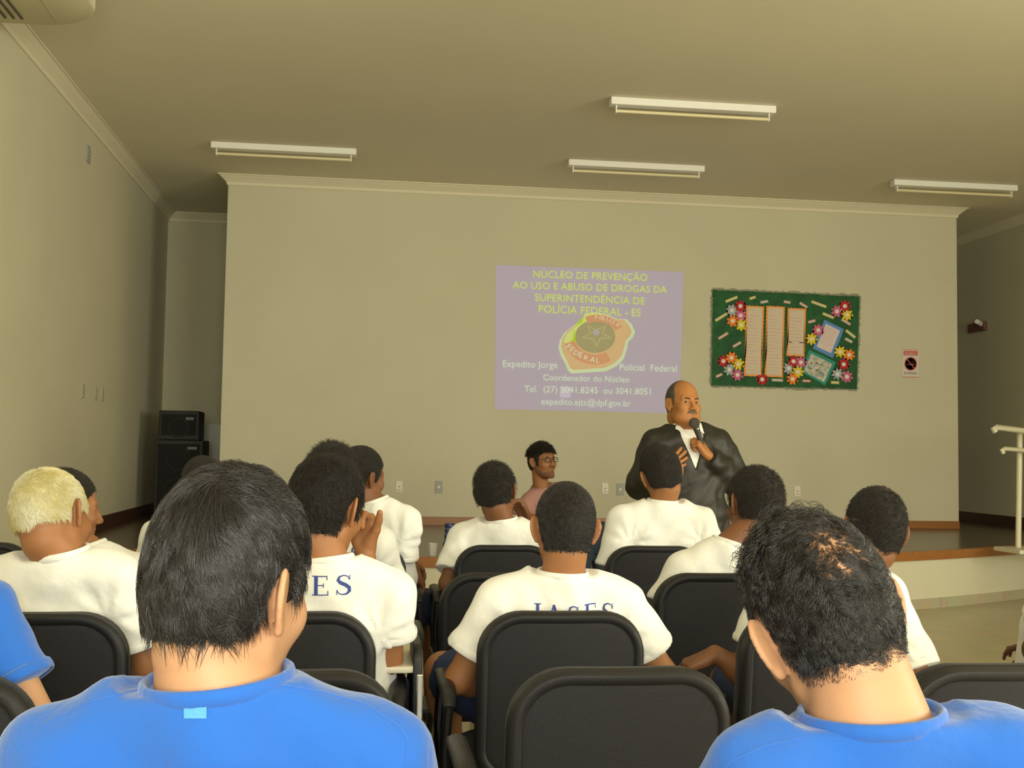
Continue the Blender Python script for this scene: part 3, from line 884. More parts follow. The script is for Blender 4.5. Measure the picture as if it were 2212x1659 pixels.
def back_loops(name, loops, m, parent, fillA=True, fillB=True, hw=0.214):
    z0, z1 = 0.455, 0.885
    bm = bmesh.new(); rings = []
    def ring(inset, y, scale=None):
        o = rr_outline(hw-inset, z0+inset, z1-inset, max(0.03, 0.115-inset), max(0.03, 0.08-inset))
        cz = (z0+z1)/2
        if scale is not None: o = [(p[0]*scale, cz+(p[1]-cz)*scale) for p in o]
        return [bm.verts.new(back_pt(p[0], p[1], y)) for p in o]
    li, ly = loops[0]; 
    seq = []
    if fillA:
        for s in (0.25, 0.5, 0.75, 0.9): seq.append(ring(li, ly, s))
    for inset, y in loops: seq.append(ring(inset, y))
    li, ly = loops[-1]
    if fillB:
        for s in (0.95, 0.75, 0.5, 0.25): seq.append(ring(li, ly, s))
    n = len(seq[0])
    for A, B in zip(seq, seq[1:]):
        for i in range(n): bm.faces.new((A[i], A[(i+1) % n], B[(i+1) % n], B[i]))
    bm.faces.new(seq[0][::-1]); bm.faces.new(seq[-1])
    bmesh.ops.recalc_face_normals(bm, faces=bm.faces[:])
    me = bpy.data.meshes.new(name); bm.to_mesh(me); bm.free()
    o = link(name, me, m, parent)
    me.polygons.foreach_set('use_smooth', np.ones(len(me.polygons), dtype=bool))
    me.set_sharp_from_angle(angle=math.radians(38))
    return o

def make_chair(label):
    root = empty('auditorium_chair', (0, 0, 0)); tag(root, label, 'chair', 'black auditorium chairs')
    shell = back_loops('backrest_shell', [(0.012, 0.034), (0.002, 0.030), (0.0, 0.020), (0.003, 0.006), (0.010, -0.002), (0.018, -0.003), (0.025, 0.0), (0.029, 0.004)], M_CHPL, root)
    back_loops('rear_panel', [(0.030, 0.010), (0.0295, 0.0035), (0.034, 0.0025)], M_CHPANEL, shell)
    back_loops('back_cushion', [(0.010, 0.036), (0.004, 0.045), (0.004, 0.060), (0.02, 0.078)], M_CHFAB, root)
    # seat
    st_ = prism_bevel('seat_cushion', [(x, y) for x, y in rrect(-0.225, 0.09, 0.225, 0.52, 0.09, 8)], 0.425, 0.485, 0.02, M_CHFAB, root)
    prism_bevel('seat_shell', [(x, y) for x, y in rrect(-0.215, 0.085, 0.215, 0.51, 0.08, 8)], 0.405, 0.427, 0.008, M_CHPL, root)
    # rear spine joining back and seat
    MB().tube([(0, 0.10, 0.60), (0, 0.085, 0.50), (0, 0.10, 0.41), (0, 0.22, 0.395)], 0.028, 12, sy=0.4).build('back_support', M_CHPL, root, smooth=True)
    for s in (-1, 1):
        MB().tube([(s*0.20, 0.14, 0.40), (s*0.24, 0.06, 0.02)], 0.0125, 10).build('leg', M_CHMET, root, smooth=True)
        MB().tube([(s*0.20, 0.44, 0.40), (s*0.24, 0.50, 0.02)], 0.0125, 10).build('leg', M_CHMET, root, smooth=True)
        MB().tube([(s*0.24, 0.02, 0.013), (s*0.24, 0.54, 0.013)], 0.0125, 10).build('foot_rail', M_CHMET, root, smooth=True)
        arm = MB()
        arm.tube([(s*0.275, 0.135, 0.645), (s*0.282, 0.155, 0.52), (s*0.275, 0.20, 0.405)], [0.0145, 0.013, 0.013], 10, sy=1.6)
        arm.tube([(s*0.275, 0.40, 0.645), (s*0.282, 0.40, 0.52), (s*0.275, 0.36, 0.405)], [0.014, 0.013, 0.013], 10, sy=1.5)
        arm.tube([(s*0.275, 0.115, 0.630), (s*0.275, 0.135, 0.652), (s*0.275, 0.20, 0.662), (s*0.275, 0.40, 0.664), (s*0.275, 0.45, 0.650)], [0.015, 0.020, 0.023, 0.023, 0.014], 12, sy=0.6)
        arm.build('armrest', M_CHPL, root, smooth=True)
        MB().box((min(s*0.20, s*0.29), 0.18, 0.40), (max(s*0.20, s*0.29), 0.38, 0.412)).build('arm_bracket', M_CHMET, root)
    MB().tube([(-0.2, 0.16, 0.385), (0.2, 0.16, 0.385)], 0.012, 8).build('crossbar', M_CHMET, root, smooth=True)
    MB().tube([(-0.2, 0.42, 0.385), (0.2, 0.42, 0.385)], 0.012, 8).build('crossbar', M_CHMET, root, smooth=True)
    return root
chair0 = make_chair('black padded auditorium chair')
chair_used = [False]
CH_GROUP = {}
def chair(px_center, Y, label, rz=0.0, folded=None, openside=None, tz=0.70, noarm=0):
    c = P(px_center, 1300, Y)
    ang = rz
    if not chair_used[0]: o = chair0; chair_used[0] = True
    else: o = copy_tree(chair0)
    o.location = (c[0], Y, 0); o.rotation_euler = (0, 0, ang)
    o['label'] = label
    for ch in list(bpy.data.objects):
        if noarm and ch.parent == o and ch.name.startswith('armrest') and np.mean([v.co.x for v in ch.data.vertices])*noarm > 0:
            bpy.data.objects.remove(ch)
    for s in (folded or ()):
        t = prism_bevel('folded_tablet', rrect(-0.06, -0.20, 0.17, 0.17, 0.05, 6), -0.012, 0.012, 0.004, M_CHPL, o)
        t.rotation_euler = (math.radians(90), 0, math.radians(90)); t.location = (s*0.325, 0.26, 0.60)
        e = MB().box((s*0.325-0.008, 0.083, 0.45), (s*0.325+0.008, 0.090, 0.72), 0.003).build('metal_edge', M_CHROME, o)
        MB().tube([(s*0.29, 0.3, 0.55), (s*0.33, 0.3, 0.55)], 0.012, 8).build('tablet_hinge', M_CHROME, o)
    for s in (openside or ()):
        t = prism_bevel('writing_tablet', [(x, y) for x, y in rrect(-0.10, -0.26, 0.10, 0.22, 0.05, 6)], 0, 0.018, 0.004, M_TABLET, o)
        t.location = (s*0.24, 0.46, tz)
        if tz < 0.69: t.scale = (0.6, 1, 1); t.location.x = s*0.27
        MB().box((s*0.24-0.08, 0.30, tz-0.015), (s*0.24+0.08, 0.60, tz-0.0005), 0.004).build('tablet_bracket', M_CHMET, o)
    return o
# (chair0 itself stays plain: it takes the first call, which has no tablets)
R1, R2, R3, R4, R5 = 4.76, 3.67, 2.78, 2.04, 1.02
chair(608, R4, 'empty black chair half hidden by the shoulder of the near blue shirt man at left')
chair(1356, R4, 'empty black chair nearest to the viewer at bottom centre')
chair(2195, R4, 'empty black chair at the lower right corner beyond the leaning man in blue')
chair(-215, R4, 'black chair at the bottom left edge under the cropped person in blue')
chair(1222, R3, 'black chair holding the man in the centre with the blue back print')
chair(622, R3, 'black chair of the man touching his cheek, cream writing tablet open at right', folded=(1,), openside=(1,))
chair(66, R3, 'black chair at lower left holding the man with bleached hair')
chair(1790, R3, 'black chair behind the head of the leaning man in blue', rz=0.05, openside=(-1,), tz=0.62, noarm=1)
chair(2420, R3, 'black chair of the person cut off by the right picture edge')
chair(1093, R2, 'empty black chair left of and beyond the man in the centre', folded=(-1,))
chair(1558, R2, 'black chair right of the man in the centre, holding a man in white leaning right')
chair(212, R2, 'black chair seen between the bleached hair man and the near man at left')
chair(712, R2, 'black chair hidden behind the man who touches his cheek')
chair(1091, R1, 'black front row chair in front of the seated man with glasses')
chair(1419, R1, 'black front row chair right in front of the standing speaker')
chair(405, R1, 'black front row chair hidden behind the near head at left')
chair(765, R1, 'black front row chair of the man seen in profile')
chair(-65, R1, 'empty black front row chair at the left picture edge')
chair(460, R5, 'black chair under the near man in blue at left')
chair(1940, R5, 'black chair under the leaning near man in blue at right')

# ------------------------------------------------------------------ SDF TOOLKIT
BIG = 1.0
def axis(lo, hi, coarse, fine=()):
    """rectilinear axis: coarse spacing with finer intervals (a,b,step)"""
    pts = [lo]; x = lo
    while x < hi:
        st = coarse
        for a, b, s in fine:
            if a-1e-9 <= x < b: st = min(st, s)
        nx = x+st
        for a, b, s in fine:
            if x < a < nx: nx = min(nx, max(a, x+1e-4))
        x = nx; pts.append(x)
    return np.array(pts)
def smin(a, b, k):
    h = np.maximum(k-np.abs(a-b), 0)/k
    return np.minimum(a, b)-h*h*k*0.25
def V3(p): return np.array(p, dtype=float)
def nrm(v): v = V3(v); return v/np.linalg.norm(v)

class Field:
    def __init__(s, ax): 
        s.ax = ax; s.F = np.full((len(ax[0]), len(ax[1]), len(ax[2])), BIG, dtype=np.float32)
    def sub(s, lo, hi):
        sl = []
        for a, l, h in zip(s.ax, lo, hi):
            i0 = max(0, np.searchsorted(a, l)-1); i1 = min(len(a), np.searchsorted(a, h)+1)
            if i1-i0 < 1: return None
            sl.append(slice(i0, i1))
        g = [a[q].astype(np.float32) for a, q in zip(s.ax, sl)]
        return tuple(sl), g[0][:, None, None], g[1][None, :, None], g[2][None, None, :]
    def op(s, lo, hi, fn, k=0.01, mode='add'):
        r = s.sub(lo, hi)
        if r is None: return
        sl, x, y, z = r
        d = fn(x, y, z)
        if mode == 'add': s.F[sl] = smin(s.F[sl], d, k)
        elif mode == 'sub': s.F[sl] = -smin(-s.F[sl], d, k)
        elif mode == 'int': s.F[sl] = np.maximum(s.F[sl], d)
        elif mode == 'disp': s.F[sl] = s.F[sl]+d
    def cone(s, a, b, ra, rb, k=0.01, mode='add'):
        a, b = V3(a), V3(b); ab = b-a; L2 = max(ab@ab, 1e-9); rm = max(ra, rb)+k+0.03
        def fn(x, y, z):
            px, py, pz = x-a[0], y-a[1], z-a[2]
            t = np.clip((px*ab[0]+py*ab[1]+pz*ab[2])/L2, 0, 1)
            return np.sqrt((px-t*ab[0])**2+(py-t*ab[1])**2+(pz-t*ab[2])**2)-(ra+(rb-ra)*t)
        s.op(np.minimum(a, b)-rm, np.maximum(a, b)+rm, fn, k, mode)
    def cutcone(s, a, b, ra, rb, k=0.01):
        """flat-ended sleeve: cone clipped by the plane at b"""
        a, b = V3(a), V3(b); ab = b-a; L2 = ab@ab; n = ab/math.sqrt(L2); rm = max(ra, rb)+k+0.03
        def fn(x, y, z):
            px, py, pz = x-a[0], y-a[1], z-a[2]
            t = np.clip((px*ab[0]+py*ab[1]+pz*ab[2])/L2, 0, 1.3)
            d = np.sqrt((px-t*ab[0])**2+(py-t*ab[1])**2+(pz-t*ab[2])**2)-(ra+(rb-ra)*t)
            pl = (x-b[0])*n[0]+(y-b[1])*n[1]+(z-b[2])*n[2]
            return -smin(-d, -pl, 0.006)
        s.op(np.minimum(a, b)-rm, np.maximum(a, b)+rm, fn, k)
    def ell(s, c, r, R=None, k=0.02, mode='add'):
        c, r = V3(c), V3(r); R = np.eye(3) if R is None else np.array(R); rm = r.max()+k+0.03
        def fn(x, y, z):
            px, py, pz = x-c[0], y-c[1], z-c[2]
            q = [(px*R[0, i]+py*R[1, i]+pz*R[2, i]) for i in range(3)]
            k0 = np.sqrt((q[0]/r[0])**2+(q[1]/r[1])**2+(q[2]/r[2])**2)
            k1 = np.sqrt((q[0]/r[0]**2)**2+(q[1]/r[1]**2)**2+(q[2]/r[2]**2)**2)+1e-6
            return k0*(k0-1)/k1
        s.op(c-rm, c+rm, fn, k, mode)
    def mesh(s, name, base, smooth_it=1):
        V, Fc = nets(s.F, *s.ax)
        if smooth_it: V = lap(V, Fc, smooth_it)
        return np_mesh(name, V-np.array(base), Fc), V, Fc

def nets(F, xs, ys, zs):
    ins = F < 0
    nx, ny, nz = F.shape
    c = ins[:-1, :-1, :-1].astype(np.int8)
    tot = np.zeros((nx-1, ny-1, nz-1), np.int8)
    for i in (0, 1):
        for j in (0, 1):
            for k in (0, 1): tot += ins[i:nx-1+i, j:ny-1+j, k:nz-1+k]
    act = (tot > 0) & (tot < 8)
    ai, aj, ak = np.nonzero(act)
    n = len(ai)
    idx = np.full(act.shape, -1, np.int32); idx[ai, aj, ak] = np.arange(n)
    acc = np.zeros((n, 3)); cnt = np.zeros(n)
    for axn in range(3):
        for u in (0, 1):
            for v in (0, 1):
                o = [0, 0, 0]; oo = [q for q in range(3) if q != axn]; o[oo[0]] = u; o[oo[1]] = v
                i0, j0, k0 = ai+o[0], aj+o[1], ak+o[2]
                o2 = list(o); o2[axn] = 1
                i1, j1, k1 = ai+o2[0], aj+o2[1], ak+o2[2]
                f0, f1 = F[i0, j0, k0], F[i1, j1, k1]
                m = (f0 < 0) != (f1 < 0)
                t = np.where(m, f0/(f0-f1+1e-12), 0)
                p0 = np.stack([xs[i0], ys[j0], zs[k0]], 1); p1 = np.stack([xs[i1], ys[j1], zs[k1]], 1)
                p = p0+(p1-p0)*t[:, None]
                acc[m] += p[m]; cnt[m] += 1
    V = acc/cnt[:, None]
    quads = []
    d = ins[:-1, 1:-1, 1:-1] != ins[1:, 1:-1, 1:-1]
    i, j, k = np.nonzero(d); j += 1; k += 1
    q = np.stack([idx[i, j-1, k-1], idx[i, j, k-1], idx[i, j, k], idx[i, j-1, k]], 1); fl = ~ins[i, j, k]; q[fl] = q[fl][:, ::-1]; quads.append(q)
    d = ins[1:-1, :-1, 1:-1] != ins[1:-1, 1:, 1:-1]
    i, j, k = np.nonzero(d); i += 1; k += 1
    q = np.stack([idx[i-1, j, k-1], idx[i-1, j, k], idx[i, j, k], idx[i, j, k-1]], 1); fl = ~ins[i, j, k]; q[fl] = q[fl][:, ::-1]; quads.append(q)
    d = ins[1:-1, 1:-1, :-1] != ins[1:-1, 1:-1, 1:]
    i, j, k = np.nonzero(d); i += 1; j += 1
    q = np.stack([idx[i-1, j-1, k], idx[i, j-1, k], idx[i, j, k], idx[i-1, j, k]], 1); fl = ~ins[i, j, k]; q[fl] = q[fl][:, ::-1]; quads.append(q)
    Q = np.concatenate(quads)
    return V, Q
def lap(V, Q, it, lam=0.5):
    e = np.concatenate([Q[:, [0, 1]], Q[:, [1, 2]], Q[:, [2, 3]], Q[:, [3, 0]]])
    n = len(V)
    deg = np.bincount(e.ravel(), minlength=n).astype(float)
    for q in range(it):
        for l in ((lam,) if it == 1 else (lam, -lam*0.95)):
            A = np.stack([np.bincount(e[:, 0], V[e[:, 1], c], n)+np.bincount(e[:, 1], V[e[:, 0], c], n) for c in range(3)], 1)
            V = V+l*(A/deg[:, None]-V)
    return V

# ------------------------------------------------------------------ HEADS
def _ell(x, y, z, c, r):
    a, b, d = (x-c[0]), (y-c[1]), (z-c[2])
    k0 = np.sqrt((a/r[0])**2+(b/r[1])**2+(d/r[2])**2)
    k1 = np.sqrt((a/r[0]**2)**2+(b/r[1]**2)**2+(d/r[2]**2)**2)+1e-6
    return k0*(k0-1)/k1
def _cone(x, y, z, a, b, ra, rb):
    ab = (b[0]-a[0], b[1]-a[1], b[2]-a[2]); L2 = ab[0]**2+ab[1]**2+ab[2]**2
    px, py, pz = x-a[0], y-a[1], z-a[2]
    t = np.clip((px*ab[0]+py*ab[1]+pz*ab[2])/L2, 0, 1)
    return np.sqrt((px-t*ab[0])**2+(py-t*ab[1])**2+(pz-t*ab[2])**2)-(ra+(rb-ra)*t)
def skull(x, y, z, neck=True):
    d = _ell(x, y, z, (0, -0.010, 0.034), (0.0755, 0.096, 0.089))
    d = smin(d, _ell(x, y, z, (0, 0.028, -0.030), (0.062, 0.066, 0.088)), 0.03)
    d = smin(d, _ell(x, y, z, (0, -0.045, -0.012), (0.058, 0.050, 0.058)), 0.03)
    if neck: d = smin(d, _cone(x, y, z, (0, -0.020, -0.05), (0, -0.040, -0.155), 0.053, 0.056), 0.025)
    return d
def ear_frame(s, stick=0.58):
    c = math.sqrt(1-stick*stick)
    e1 = np.array((-s*stick, c, 0.06)); e1 /= np.linalg.norm(e1)      # back edge -> front edge
    n = np.array((s*c, stick, 0.0)); n /= np.linalg.norm(n)
    e3 = np.cross(n, e1); e3 /= np.linalg.norm(e3)
    if e3[2] < 0: e3 = -e3
    return e1, n, e3
def head_sdf(x, y, z, face=True, stick=0.58, heavy=0.0):
    d = skull(x, y, z, False)
    ax_ = np.abs(x)
    if heavy: d = smin(d, _ell(x, y, z, (0, 0.04, -0.075), (0.062+heavy*0.01, 0.055, 0.045)), 0.03)
    # jaw + chin + cheeks
    d = smin(d, _cone(ax_, y, z, (0.047, 0.005, -0.055), (0.012, 0.075, -0.098), 0.017, 0.017), 0.02)
    d = smin(d, _ell(ax_, y, z, (0.038, 0.066, -0.022), (0.024, 0.022, 0.022)), 0.025)
    if face:
        d = smin(d, _cone(ax_, y, z, (0.010, 0.086, 0.024), (0.042, 0.074, 0.026), 0.010, 0.008), 0.014)
        d = -smin(-d, _ell(ax_, y, z, (0.032, 0.098, 0.006), (0.017, 0.016, 0.013)), 0.012)
        d = smin(d, _cone(x, y, z, (0, 0.090, 0.016), (0, 0.112, -0.026), 0.007, 0.0115), 0.010)
        d = smin(d, _ell(ax_, y, z, (0.012, 0.103, -0.030), (0.009, 0.010, 0.008)), 0.006)
        d = smin(d, _ell(x, y, z, (0, 0.086, -0.056), (0.026, 0.015, 0.020)), 0.012)
        d = smin(d, _cone(ax_, y, z, (0, 0.099, -0.052), (0.020, 0.090, -0.057), 0.0055, 0.003), 0.004)
        d = smin(d, _cone(ax_, y, z, (0, 0.097, -0.065), (0.017, 0.089, -0.061), 0.0065, 0.003), 0.004)
        d = -smin(-d, _cone(ax_, y, z, (0, 0.105, -0.0585), (0.022, 0.092, -0.0590), 0.0018, 0.0015), 0.003)
        d = smin(d, _ell(x, y, z, (0, 0.082, -0.098), (0.020, 0.017, 0.015)), 0.014)
        # upper lids
        d = smin(d, _cone(ax_, y, z, (0.019, 0.0865, 0.0125), (0.045, 0.078, 0.0105), 0.0055, 0.0050), 0.004)
        d = smin(d, _cone(ax_, y, z, (0.019, 0.0850, -0.0015), (0.045, 0.077, -0.0005), 0.0045, 0.0045), 0.004)
    for s in (-1, 1):
        e1, n, e3 = ear_frame(s, stick)
        c = np.array((s*0.0805, -0.006, -0.002))
        px, py, pz = x-c[0], y-c[1], z-c[2]
        u = px*e1[0]+py*e1[1]+pz*e1[2]; v = px*n[0]+py*n[1]+pz*n[2]; w = px*e3[0]+py*e3[1]+pz*e3[2]
        uu = u+0.15*w
        k0 = np.sqrt((uu/0.0185)**2+(v/0.0055)**2+(w/0.031)**2)
        k1 = np.sqrt((uu/0.0185**2)**2+(v/0.0055**2)**2+(w/0.031**2)**2)+1e-6
        de = k0*(k0-1)/k1
        # rim thickening and concha hollow
        rad = np.sqrt((uu/0.0165)**2+(w/0.029)**2)
        rim = np.sqrt(((rad-1)*0.018)**2+(v-0.001)**2)-0.0034
        rim = np.where(uu > 0.010, 1.0, rim)
        de = smin(de, rim, 0.004)
        de = -smin(-de, _ell(u, v, w, (0.002, 0.010, -0.001), (0.010, 0.0085, 0.016)), 0.004)
        de = smin(de, _ell(u, v, w, (0.004, 0.0, -0.029), (0.008, 0.0045, 0.009)), 0.006)
        d = smin(d, de, 0.007)
    return d
def rotm(yaw, pitch, roll):
    """yaw clockwise from +Y (deg), pitch forward/down, roll to the person's right (deg)"""
    y, p, r = map(math.radians, (yaw, pitch, roll))
    Ry = np.array([[math.cos(y), math.sin(y), 0], [-math.sin(y), math.cos(y), 0], [0, 0, 1]])
    Rp = np.array([[1, 0, 0], [0, math.cos(p), math.sin(p)], [0, -math.sin(p), math.cos(p)]])
    Rr = np.array([[math.cos(r), 0, math.sin(r)], [0, 1, 0], [-math.sin(r), 0, math.cos(r)]])
    return Ry@Rp@Rr

def default_hairline(x, y, z, nape=-0.055, front=0.062, temple=-0.012, top=True):
    """>0 where hair grows, in head units"""
    ax_ = np.abs(x)
    zl = np.interp(y, [-0.2, -0.075, -0.03, -0.012, 0.014, 0.020, 0.034, 0.050, 0.072, 0.2], [nape, nape, nape+0.006, 0.028, 0.030, temple, temple+0.004, 0.040, front, front+0.02])
    # the nape narrows to the middle: a lower V
    zl = zl - np.where(y < -0.045, 0.012*np.exp(-(x/0.022)**2), 0)
    return z-zl

def head_local_pts(sh_off, st, hl, thick_fn=None, noise=0.0, neckr=True, bounds=None):
    xs = np.arange(-0.105, 0.106, st); ys = np.arange(-0.135, 0.125, st); zs = np.arange(-0.10, 0.155, st)
    f = Field((xs, ys, zs))
    X, Y, Z = xs[:, None, None], ys[None, :, None], zs[None, None, :]
    d = skull(X, Y, Z)-sh_off
    if thick_fn is not None: d = d-thick_fn(X, Y, Z)
    h = hl(X, Y+0*X+0*Z, Z+0*X+0*Y)
    d = -smin(-d, h*0.7+0.003, 0.012)
    # keep clear around the ears
    d = np.maximum(d, -(_ell(np.abs(X), Y, Z, (0.083, -0.004, -0.010), (0.016, 0.024, 0.036))))
    f.F[:] = d
    if noise:
        n_ = (np.sin(X*310+Y*170+Z*90)+np.sin(Y*290-X*130+Z*210)+np.sin(Z*330+X*190-Y*120)+np.sin(X*140-Y*330-Z*150))/4
        f.F += noise*n_
    return f

def proj_skull(p, off):
    """project points to offset distance off from the skull; returns p, normal"""
    e = 0.002
    for q in range(3):
        d = skull(p[:, 0], p[:, 1], p[:, 2])
        g = np.stack([skull(p[:, 0]+e, p[:, 1], p[:, 2])-d, skull(p[:, 0], p[:, 1]+e, p[:, 2])-d, skull(p[:, 0], p[:, 1], p[:, 2]+e)-d], 1)
        g /= np.linalg.norm(g, axis=1, keepdims=True)+1e-9
        p = p-g*(d-off)[:, None]
    return p, g

def hair_strands(seed, n, length, rad, hl, steps=6, lift=0.006, base_off=0.002, crown=(0.008, -0.065, 0.105), grav=0.5, curl=0.0, curlf=3.0,
                 clump=0.35, density=None, tip=0.25, lenvar=0.3, swirl=0.4, sides=3, nclump=260, fringe=0.0, taper=0.0):
    rng = np.random.RandomState(seed)
    v = rng.normal(size=(int(n*2.2), 3)); v /= np.linalg.norm(v, axis=1, keepdims=True)
    p = np.array((0, -0.010, 0.03))+v*np.array((0.08, 0.10, 0.095))
    p[:, 2] -= 0.05*(rng.rand(len(p)) < 0.25)*(p[:, 1] < -0.02)
    p, nr = proj_skull(p, base_off)
    keep = hl(p[:, 0], p[:, 1], p[:, 2]) > 0
    earz = _ell(np.abs(p[:, 0]), p[:, 1], p[:, 2], (0.083, -0.004, -0.010), (0.014, 0.022, 0.034)) > 0
    keep &= earz
    if density is not None: keep &= rng.rand(len(p)) < density(p)
    p, nr = p[keep][:n], nr[keep][:n]
    n = len(p)
    cr = np.array(crown)
    t = p-cr
    t += np.array((0, 0, -grav*0.05))*np.ones((n, 1))
    # swirl around the crown
    t += swirl*np.cross(nr, p-cr)
    # clumps share a random deviation
    cc = rng.randint(0, n, nclump)
    centers = p[cc]; dev = rng.normal(size=(nclump, 3))
    near = np.empty(n, int)
    for i0 in range(0, n, 2000):
        near[i0:i0+2000] = np.argmin(((p[i0:i0+2000, None, :]-centers[None])**2).sum(2), 1)
    t /= np.linalg.norm(t, axis=1, keepdims=True)+1e-9
    t = t+clump*dev[near]+0.10*rng.normal(size=(n, 3))
    L = length*(1-lenvar+2*lenvar*rng.rand(n))
    if taper: L = L*np.clip(hl(p[:, 0], p[:, 1], p[:, 2])/taper, 0.22, 1)
    if fringe: L = L*(1+fringe*(p[:, 2] < -0.01))
    lf = lift*(0.4+1.2*rng.rand(n))*(0.7+0.6*rng.rand(nclump)[near])
    P_ = np.zeros((steps+1, n, 3)); N_ = np.zeros((steps+1, n, 3)); P_[0] = p; N_[0] = nr
    ph = rng.rand(n)*6.28 if curl else 0
    cph = rng.rand(nclump)[near]*6.28 if curl else 0
    for i in range(1, steps+1):
        t -= nr*(t*nr).sum(1, keepdims=True)
        t /= np.linalg.norm(t, axis=1, keepdims=True)+1e-9
        f = i/steps
        tt = t
        if curl:
            a = cph+curlf*2*math.pi*f
            tt = t+curl*(np.cos(a)[:, None]*np.cross(nr, t)+0.9*np.sin(a)[:, None]*nr)
        q = p+tt*(L/steps)[:, None]
        off = base_off+lf*math.sin(min(1.0, f*1.3)*1.57)
        if curl:
            q2, nr = proj_skull(q.copy(), off)
            q = q2+0.55*nr*(curl*np.sin(cph+curlf*2*math.pi*f)*L/steps)[:, None]*1.2
        else:
            q, nr = proj_skull(q, off)
        P_[i] = q; N_[i] = nr
        t = (q-p)+np.array((0, 0, -grav*0.10*length/steps*2))
        p = q
    # drop strands that would cross an ear
    bad = np.zeros(n, bool)
    for i in range(steps+1):
        q = P_[i]
        bad |= _ell(np.abs(q[:, 0]), q[:, 1], q[:, 2], (0.086, -0.006, -0.004), (0.017, 0.024, 0.033)) < 0
    P_, N_ = P_[:, ~bad], N_[:, ~bad]; n = P_.shape[1]
    T = np.zeros_like(P_); T[1:-1] = P_[2:]-P_[:-2]; T[0] = P_[1]-P_[0]; T[-1] = P_[-1]-P_[-2]
    T /= np.linalg.norm(T, axis=2, keepdims=True)+1e-9
    S = np.cross(N_, T); S /= np.linalg.norm(S, axis=2, keepdims=True)+1e-9
    U = np.cross(T, S)
    r = rad*(0.6+0.8*rng.rand(n))
    prof = np.array([1-(1-tip)*(i/steps)**1.5 for i in range(steps+1)])
    R_ = prof[:, None]*r[None, :]
    verts = np.stack([P_+(S*math.cos(2*math.pi*k/sides)+U*math.sin(2*math.pi*k/sides))*R_[..., None] for k in range(sides)], 2)  # steps+1,n,sides,3
    V = verts.transpose(1, 0, 2, 3).reshape(-1, 3)
    b = (np.arange(n)*(steps+1)*sides)[:, None, None, None]
    i = (np.arange(steps)*sides)[None, :, None, None]
    k = np.arange(sides)[None, None, :, None]
    k2 = (k+1) % sides
    Fq = np.concatenate([b+i+k, b+i+k2, b+i+sides+k2, b+i+sides+k], axis=3).reshape(-1, 4)
    return V, Fq
# ------------------------------------------------------------------ PEOPLE
def hand(f, W, d, n, side, size=1.0, curl=(25, 35, 20), thumb=(0.62, 0.62, 0.35), spread=0.0, curls=None, k=0.004):
    W, d = V3(W), nrm(d)
    n = V3(n); n = n-d*(n@d); n = nrm(n)
    t = np.cross(d, n)*side
    s = size
    tipk = []
    for i, (to, fo) in enumerate(((0.029, 0.086), (0.010, 0.090), (-0.010, 0.086), (-0.028, 0.078))):
        K = W+d*fo*s+t*to*s
        f.cone(W+d*0.008*s+t*to*0.55*s, K, 0.0155*s, 0.0115*s, 0.012*s)
        tipk.append(K)
    f.cone(W+d*0.03*s-t*0.018*s+n*0.006*s, W+d*0.07*s-t*0.02*s+n*0.004*s, 0.014*s, 0.012*s, 0.012)
    for i, K in enumerate(tipk):
        L = (0.070, 0.078, 0.073, 0.058)[i]*s
        c = (curls[i] if curls else curl)
        a = 0; p = K; r = (0.0092, 0.0095, 0.009, 0.008)[i]*s
        ds = nrm(d+t*spread*(1.5-i)*0.5)
        for seg, (fr, ca) in enumerate(zip((0.44, 0.31, 0.25), c)):
            a += math.radians(ca)
            q = p+(ds*math.cos(a)+n*math.sin(a))*L*fr
            f.cone(p, q, r*(1-0.06*seg), r*(0.93-0.08*seg), k if seg else 0.006)
            p = q
    tb = W+d*0.022*s+t*0.022*s+n*0.006*s
    td = nrm(d*thumb[0]+t*thumb[1]+n*thumb[2])
    m = tb+td*0.040*s
    td2 = nrm(td+d*0.25+n*0.15)
    f.cone(tb, m, 0.0155*s, 0.0115*s, 0.012)
    m2 = m+td2*0.030*s
    f.cone(m, m2, 0.0110*s, 0.0100*s, 0.005)
    f.cone(m2, m2+nrm(td2+n*0.2)*0.024*s, 0.0100*s, 0.0080*s, 0.004)

